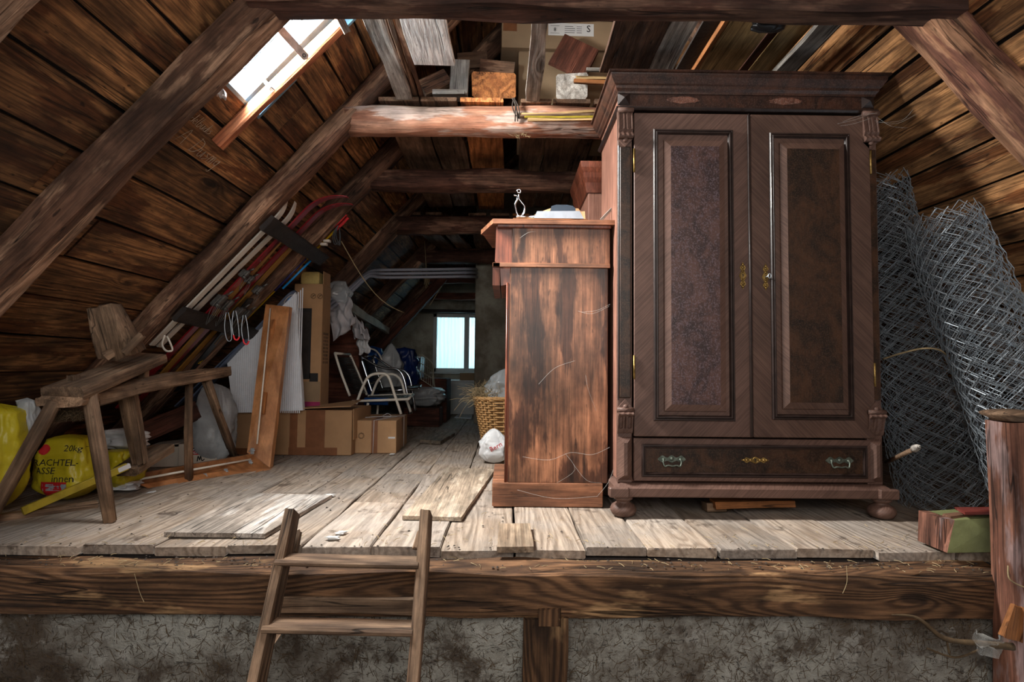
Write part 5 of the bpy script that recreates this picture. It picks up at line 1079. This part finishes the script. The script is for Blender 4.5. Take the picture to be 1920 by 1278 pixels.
a, c = P(514, 42, 2.40), P(574, 108, 2.50); b = MB(); L = (c-a).length; Mx = axes(a, c, (0, -1, 0))
n = 10
pts = [(0, -.017), (L, -.017), (L+.009, 0), (L, .017), (0, .017), (-.006, 0)]
b.add([(x, y, z) for z in (-.0015, .0015) for x, y in pts], [tuple(reversed(range(6))), tuple(range(6, 12))]+[(i, (i+1) % 6, 6+(i+1) % 6, 6+i) for i in range(6)]); st_ = b.build('stay_bar', 'rust', ht, Mx)
for x in (.022, L-.012): MB().tube([(x+math.cos(q)*.0065, math.sin(q)*.0065, .0022) for q in [2*PI*i/14 for i in range(14)]], .0018, 5, close=True).build('stay_hole', 'white' if x < .1 else 'black', st_, Mx)
p0, p1 = onp(408, 272, NL, CL-.03), onp(642, 42, NL, CL-.03)
o = timber('batten', p0, p1, .05, .055, 'orange', None, up=-NL, rnd=.12, wob=.003); tag(o, 'long orange batten nailed beside the roof hatch', 'batten'); o.data.materials[0] = wood('batten_wood', (196, 124, 84), (136, 70, 44), ring=4, grime=.4, knots=.1)
cloth('cloth', 'white rag hanging from the low corner of the roof hatch', 'cloth', [(404, 150), (424, 150), (421, 182), (408, 181)], 2.52, 'white', fold=.02, nu=8, nv=8)
cloth('paper_strip', 'white paper strip pinned over the orange batten', 'paper', [(492, 151), (496, 148), (514, 166), (508, 170)], 2.68, 'white', fold=.004, nu=4, nv=4)
# chalk writing on the boards
def chalk(s, px, py, size, par):
    p = onp(px, py, NL, CL-.008); Z = TL; X = V((0, 1, 0)); Y = Z.cross(X)
    text('chalk_writing', s, size, 'chalk', par, Matrix(((X.x, Y.x, Z.x, p.x), (X.y, Y.y, Z.y, p.y), (X.z, Y.z, Z.z, p.z), (0, 0, 0, 1))), ext=.0004, shear=.35, thin=-.012)
wl = bpy.data.objects['wall_left']
STROKES = dict(A=[[(0, 0), (.3, 1), (.55, 0)], [(.1, .4), (.5, .42)]], D=[[(.1, 0), (.15, 1)], [(0, .95), (.5, .85), (.65, .45), (.4, .05), (0, 0)]], u=[[(0, .5), (.05, .05), (.25, .05), (.35, .5), (.4, 0)]], s=[[(.3, .5), (.05, .42), (.3, .2), (.0, 0)]],
  m=[[(0, 0), (.05, .5), (.2, .45), (.22, 0), (.3, .5), (.42, .45), (.45, 0)]], g=[[(.3, .45), (.05, .4), (.1, .1), (.3, .2), (.3, .5), (.25, -.4), (0, -.35)]], H=[[(0, 0), (.08, 1)], [(.4, 0), (.45, 1)], [(.0, .5), (.5, .5)]], i=[[(0, .5), (.05, 0)], [(.03, .68), (.05, .72)]],
  n=[[(0, 0), (.03, .5), (.1, .35), (.25, .5), (.3, 0)]], d=[[(.3, .4), (.05, .35), (.05, .05), (.3, .1), (.35, 1), (.35, 0)]], e=[[(0, .25), (.28, .3), (.15, .5), (0, .25), (.1, 0), (.3, .08)]], l=[[(.02, 1), (.0, .1), (.12, 0)]], b=[[(.02, 1), (.0, 0), (.25, .05), (.28, .35), (.02, .4)]])
STROKES['.'] = [[(0, 0), (.03, .03)]]
def chalk_word(word, px, py, size, lean=.2):
    p = onp(px, py, NL, CL-.006); b = MB(); x = 0
    for ch_ in word:
        if ch_ == ' ': x += .4; continue
        for st in STROKES[ch_]:
            q = smooth_path([p+V((0, 1, 0))*((x+a+lean*z)*size)+TL*(z*size) for a, z in st], 4); b.tube(q, .0012, 3, cap=False)
        x += max(a for st in STROKES[ch_] for a, z in st)+.16
    b.build('chalk_writing', 'chalk', wl)
chalk_word('Hindelbudis', 338, 212, .05); chalk_word('A. Dusmg', 326, 262, .085)

# ------------------------------------------------------------------ lumber and cartons in the loft above the collar beams
LZ = 2.302
def lbox(label, x0, x1, D, dy, z0, z1, mat='carddk', rz=0):
    t = thing('cardboard_box', label, 'box', (x0, D, z0), rz); M0 = WM[t.name]; b = MB(); b.box((0, 0, 0), (x1-x0, dy, z1-z0-.004), .004); b.build('box_body', mat, t, M0); b = MB(); b.box((0, 0, z1-z0-.004), (x1-x0, dy/2-.002, z1-z0), .001); b.build('flap', mat, t, M0)
    b = MB(); b.box((0, dy/2+.002, z1-z0-.004), (x1-x0, dy, z1-z0), .001); b.build('flap', mat, t, M0); return t, M0
a, c = P(972, 108, 3.80), P(1186, 108, 3.80)
lbox('lower grey-brown carton in the loft, beneath the labelled one', a.x, c.x, 3.72, .5, LZ, a.z)
a2 = P(941, 62, 3.75); c2 = P(1200, 62, 3.75)
t, M0 = lbox('upper grey-brown loft carton with white paper label', a2.x, c2.x, 3.68, .55, a.z+.004, a2.z+.06, rz=.03)
la, lb = P(1028, 72, 3.68), P(1114, 66, 3.68); x0, x1 = la.x-a2.x, lb.x-a2.x; z0 = .13
MB().box((x0, -.0025, z0-.04), (x1, -.0005, z0+.045)).build('paper_label', 'label', t, M0)
text('printed_letters', 'S', .065, 'ink', t, M0 @ T(x1-.035, -.004, z0+.008)); text('printed_letters', '8', .035, 'ink', t, M0 @ T(x0+.045, -.004, z0-.002))
b = MB()
for i in range(4): b.box((x0+.11, -.0032, z0+.022-i*.014), (x0+.16+random.random()*.02, -.0026, z0+.025-i*.014)); b.box((x0+.19, -.0032, z0+.022-i*.014), (x0+.225, -.0026, z0+.025-i*.014))
b.box((x0+.015, -.0032, z0-.026), (x0+.075, -.0028, z0-.024)); b.box((x0+.015, -.0032, z0+.024), (x0+.075, -.0028, z0+.026)); b.build('printed_text', 'ink', t, M0)
MB().box((.01, -.0016, z0-.02), (.10, -.0004, z0+.05)).build('tape', 'tape', t, M0)
def lt(label, a, c, w, h, mat, name='wood_offcut', up=(0, -1, 0), **k): o = timber(name, a, c, w, h, mat, None, up=up, rnd=k.get('rnd', .08), wob=.003, seg=k.get('seg')); return tag(o, label, 'board' if 'board' in label else 'wood block')
lt('thick orange-brown sawn beam end between the loft boards', P(926, 160, 3.48), P(926, 160, 4.2)+V((0, 0, 0)), .275, .145, 'orange', up=(0, 0, 1))
lt('pale brown block tilted on the loft beam, left of the pale one', P(790, 172, 3.5), P(838, 150, 3.55), .10, .10, 'honey' if False else 'rafter')
lt('pale grey-brown offcut standing upright in the loft', P(860, 184, 3.5), P(864, 118, 3.56), .12, .06, 'grey'); lt('flat grey log piece lying on the bright stripped log', P(812, 177, 3.46), P(872, 177, 3.46), .08, .03, 'grey', up=(0, 0, 1))
lt('short brown board leaning in the loft behind the offcuts', P(858, 116, 3.72), P(914, 112, 3.72), .11, .03, 'board'); lt('second brown board leaning in the loft, nearer the carton', P(900, 124, 3.66), P(964, 130, 3.66), .09, .03, 'rafter')
lt('dark brown board tilted against the loft carton', P(1062, 134, 3.55), P(1090, 82, 3.6), .25, .03, 'reddish'); lt('rough pale sawn end between carton and wardrobe cornice, a board', P(1072, 162, 3.5), P(1072, 162, 4.0), .20, .15, 'grey', up=(0, 0, 1))
for i, (a, c, m) in enumerate((((1100, 131), (1190, 136), 'grey'), ((1080, 146), (1190, 150), 'ply'), ((1076, 152), (1190, 158), 'orange'))):
    o = timber('lath', P(*a, 3.42), P(*c, 3.42), .025, .018, m, None); tag(o, ['grey rod over the loft beam, just left of the wardrobe top', 'pale lath below the grey rod in the loft', 'orange lath, lowest above the wardrobe corner'][i], 'lath')
for i, (a, c, m) in enumerate((((972, 213), (1114, 209), 'ply'), ((976, 217), (1114, 214), 'trestle'), ((984, 220), (1114, 218), 'ypaint'), ((990, 225), (1114, 223), 'ply'))):
    o = timber('lath', P(*a, 3.285-.004*i), P(*c, 3.285-.004*i), .012, .010, m, None); tag(o, ['topmost thin lath resting along the stripped log', 'dark thin lath, second from the top on the stripped log', 'yellow thin lath along the stripped log', 'lowest thin lath along the stripped log'][i], 'lath')
def sheet(label, pa, pb, y, D0, D1, mat, z, th=.014): a = onz(pa, y, z); c = onz(pb, y, z); o = timber('sheet', ((a.x+c.x)/2, D0, z+th/2), ((a.x+c.x)/2, D1, z+th/2), c.x-a.x, th, mat, None, wob=.001, rnd=.1); tag(o, label, 'board')
sheet('plywood sheet lying over the beams above the wardrobe', 1342, 1424, 81, 2.2, 4.6, 'ply', 2.34); sheet('golden board over the wardrobe, right of the plywood sheet', 1447, 1494, 81, 2.2, 4.6, 'ply', 2.34)
sheet('thin orange-edged batten over the wardrobe, left of the plywood', 1332, 1340, 81, 2.2, 3.6, 'orange', 2.33, .03); sheet('dark framed panel over the wardrobe, beyond the grey batten', 1296, 1330, 81, 2.2, 3.9, 'dark', 2.36)
sheet('dark strip for the shaded gap between plywood and golden board over the wardrobe', 1426, 1445, 81, 2.2, 4.2, 'reddish', 2.37)  # dark strip put in for the shadowed gap between the sheets
o = sack('rag_bundle', 'black rag hanging from the front collar beam above the wardrobe', 'rag', P(1440, 60, 2.45), (.14, .06, .09), 'black', .3, .3, seed=91, n=16)
b = MB()
for i in range(5): b.tube(smooth_path([P(962+random.uniform(-3, 3), 184, 3.29), P(966+random.uniform(-6, 6), 200, 3.27), P(970+random.uniform(-8, 8), 222+random.uniform(-8, 6), 3.29)]), .004, 5)
tag(b.build('tuft', 'dust'), 'dark dusty tuft clinging to the bright stripped log', 'tuft')
b = MB()
for i in range(26): c_ = P(975+random.uniform(-14, 16), 245+random.uniform(-2, 12), 3.35); b.tube([c_, c_+V((random.uniform(-.03, .03), 0, random.uniform(-.04, .02)))], .0016, 3)
tag(b.build('straw', 'straw'), 'wisps of straw below the bright stripped log', 'straw', kind='stuff')

# ------------------------------------------------------------------ chain link fence rolls
def wire_roll(label, base, top, rad0, rad1, seed, mat='steel'):
    rnd = random.Random(seed); base, top = V(base), V(top); L = (top-base).length; A = axes(base, top, (0, -1, 0)); b = MB()
    vs, fs = [], []; pitch = .058; step = .040; n = int(L/step)
    for lay, f_ in enumerate((1.0, .96, .91, .84, .76, .66, .54, .40)):
        cnt = max(3, int(PI*rad0*f_/pitch))*2; ph0 = rnd.random()*6; tw = rnd.uniform(-.35, .35)
        for w in range(cnt):
            th = 2*PI*w/cnt+ph0+rnd.uniform(-.01, .01); pts = []; x_off = rnd.uniform(-.02, .02)
            for k in range(n+1):
                x = k/n*L+x_off+(rnd.uniform(-.02, .02) if k in (0, n) else 0); r = (rad0+(rad1-rad0)*k/n)*f_+.006*math.sin(x*7+lay)+rnd.uniform(-.003, .003)
                sgn = 1 if (k+w) % 2 else -1; a = th+tw*x*.6+sgn*PI/cnt*1.04+.05*math.sin(x*5+lay)
                rr = r+(.003 if sgn > 0 else -.003); pts.append(V((x, math.cos(a)*rr, math.sin(a)*rr)))
            b.tube([A @ p for p in pts], .0020, 4, cap=False)
    return tag(b.build('wire_fence_roll', mat), label, 'fence roll')
ra = wire_roll('bright galvanised chain-link roll nearest the newel post, leaning on the roof', onz(1985, 988, .01)+V((0, .0, .01)), P(1764, 408, 2.84), .205, .170, 3)
rb = wire_roll('darker chain-link roll right behind the wardrobe, its foot near the bun foot', onz(1784, 952)+V((0, .02, .01)), P(1628, 352, 3.16), .215, .195, 5)
b = MB(); b.tube(smooth_path([P(1655, 673, 2.92), P(1690, 662, 2.80), P(1730, 653, 2.74), P(1762, 656, 2.76), P(1780, 672, 2.85)]), .0045, 6); tag(b.build('rope', 'straw'), 'thin rope tied around the darker wire roll', 'rope')
b = MB(); a, c = P(1662, 866, 2.85), P(1712, 842, 2.52); b.tube([a, c], .010, 8); d = (c-a).normalized(); o = tag(b.build('iron_rod', 'trestle'), 'grey rod with pointed wooden tip poking out past the wardrobe', 'rod')
b = MB(); b.tube([c, c+d*.02, c+d*.05, c+d*.085], [.012, .017, .014, .002], 8); b.build('rod_tip', 'grey', o)
o = timber('grey_board', P(1868, 540, 3.1), P(1990, 606, 2.7), .02, .10, 'grey'); tag(o, 'grey board behind the bright wire roll at the photo edge', 'board')

# ------------------------------------------------------------------ debris, straw bits and cobwebs
b = MB()
for k in range(620):
    edge = random.random() < .45
    x = random.uniform(-1.9, 1.9); y = 2.25+abs(random.gauss(0, .10)) if edge else random.uniform(2.3, 5.5); z = .003
    if edge and random.random() < .5: y = random.uniform(2.11, 2.24); z = -.034
    if x > .45 and y > 2.6 or -.1 < x < .5 and y > 2.85: continue
    a = random.uniform(0, PI); L = random.uniform(.008, .035); d = V((math.cos(a), math.sin(a), random.uniform(0, .25)))*L; c_ = V((x, y, z)); b.tube([c_, c_+d*.5+V((random.uniform(-.004, .004), random.uniform(-.004, .004), .002)), c_+d], .0011, 3, cap=False)
tag(b.build('straw', 'straw'), 'loose straw bits scattered over floor and sill beam', 'straw', kind='stuff')
b = MB()
for k in range(700):
    edge = random.random() < .5
    x = random.uniform(-1.9, 1.85) if edge else random.uniform(-1.9, .3); y = random.uniform(2.13, 2.27) if edge else random.uniform(2.35, 6.5); z = -.035 if edge and y < 2.24 else .001; r_ = random.uniform(.003, .010)*(.7 if edge else .8)
    if -.1 < x < .5 and y > 2.85: continue
    vs = [(x+math.cos(q)*r_*random.uniform(.6, 1.2), y+math.sin(q)*r_*random.uniform(.6, 1.2), z) for q in [2*PI*i/5 for i in range(5)]]+[(x, y, z+r_*.6)]
    b.add(vs, [(i, (i+1) % 5, 5) for i in range(5)])
tag(b.build('debris', 'dust'), 'crumbs and dirt on the floor boards and along the platform edge', 'debris', kind='stuff')
for i, (px, py) in enumerate(((618, 931), (625, 1012), (735, 853), (640, 1002))):
    c_ = onz(px, py)+V((0, 0, .003)); o = sack('plaster_crumb', None, None, c_, (.05-.006*i, .03, .012), 'label', .2, .5, seed=i*7, n=8); tag(o, ['white crumbled flake beside the grey panel corner', 'white plaster flake near the ladder top', 'white crumpled paper scrap before the tied carton', 'tiny white plaster flake beside the larger flake by the ladder'][i], 'flake')
b = MB()
def webline(pts, r_=.0008): b.tube(smooth_path(pts, 4), r_, 3, cap=False)
Dc = 2.886
for s_ in (((980, 856), (1030, 862), (1070, 848), (1110, 852), (1143, 838)), ((1060, 850), (1078, 880), (1044, 905)), ((1010, 720), (1040, 690), (1078, 676)), ((975, 446), (990, 436), (1004, 434)), ((1084, 583), (1110, 588), (1142, 574)), ((1090, 585), (1118, 582), (1144, 570)), ((1098, 703), (1103, 730), (1118, 770)), ((1075, 870), (1100, 900), (1128, 905)), ((970, 918), (1040, 934), (1120, 930)), ((1120, 1000-70), (1140, 905), (1150, 880))):
    webline([P(x, y, Dc-(.02 if i_ % 2 else 0)) for i_, (x, y) in enumerate(s_)])
tag(b.build('cobweb', 'web'), 'thin cobweb threads over the side of the brown cabinet', 'cobweb')
b = MB()
for s_ in (((1575, 236), (1600, 232), (1632, 222)), ((1570, 232), (1605, 224), (1630, 214)), ((1640, 226), (1680, 232), (1718, 214)), ((1645, 220), (1670, 236), (1700, 240)), ((1580, 228), (1615, 216), (1645, 212)), ((1642, 230), (1690, 226), (1712, 205))): webline([P(x, y, 2.66) for x, y in s_], .0007)
tag(b.build('cobweb', 'web'), 'cobweb threads at the upper corner of the wardrobe, door side', 'cobweb')
for i, pts in enumerate((((252, 1075), (262, 1110), (270, 1128)), ((1587, 1060), (1588, 1090), (1580, 1112)))):
    b = MB(); b.tube(smooth_path([P(x, y, 2.075) for x, y in pts]), .0011, 4); tag(b.build('straw_stalk', 'straw'), ['single straw stalk on the sill beam face, left of the ladder', 'single straw stalk on the sill beam face under the wardrobe'][i], 'straw')
o = timber('hanging_batten', P(628, 20, 2.36), P(650, 62, 2.42), .035, .012, 'grey', None, up=(0, -1, 0)); tag(o, 'short grey slat hanging from the collar beam beside the roof hatch', 'batten')
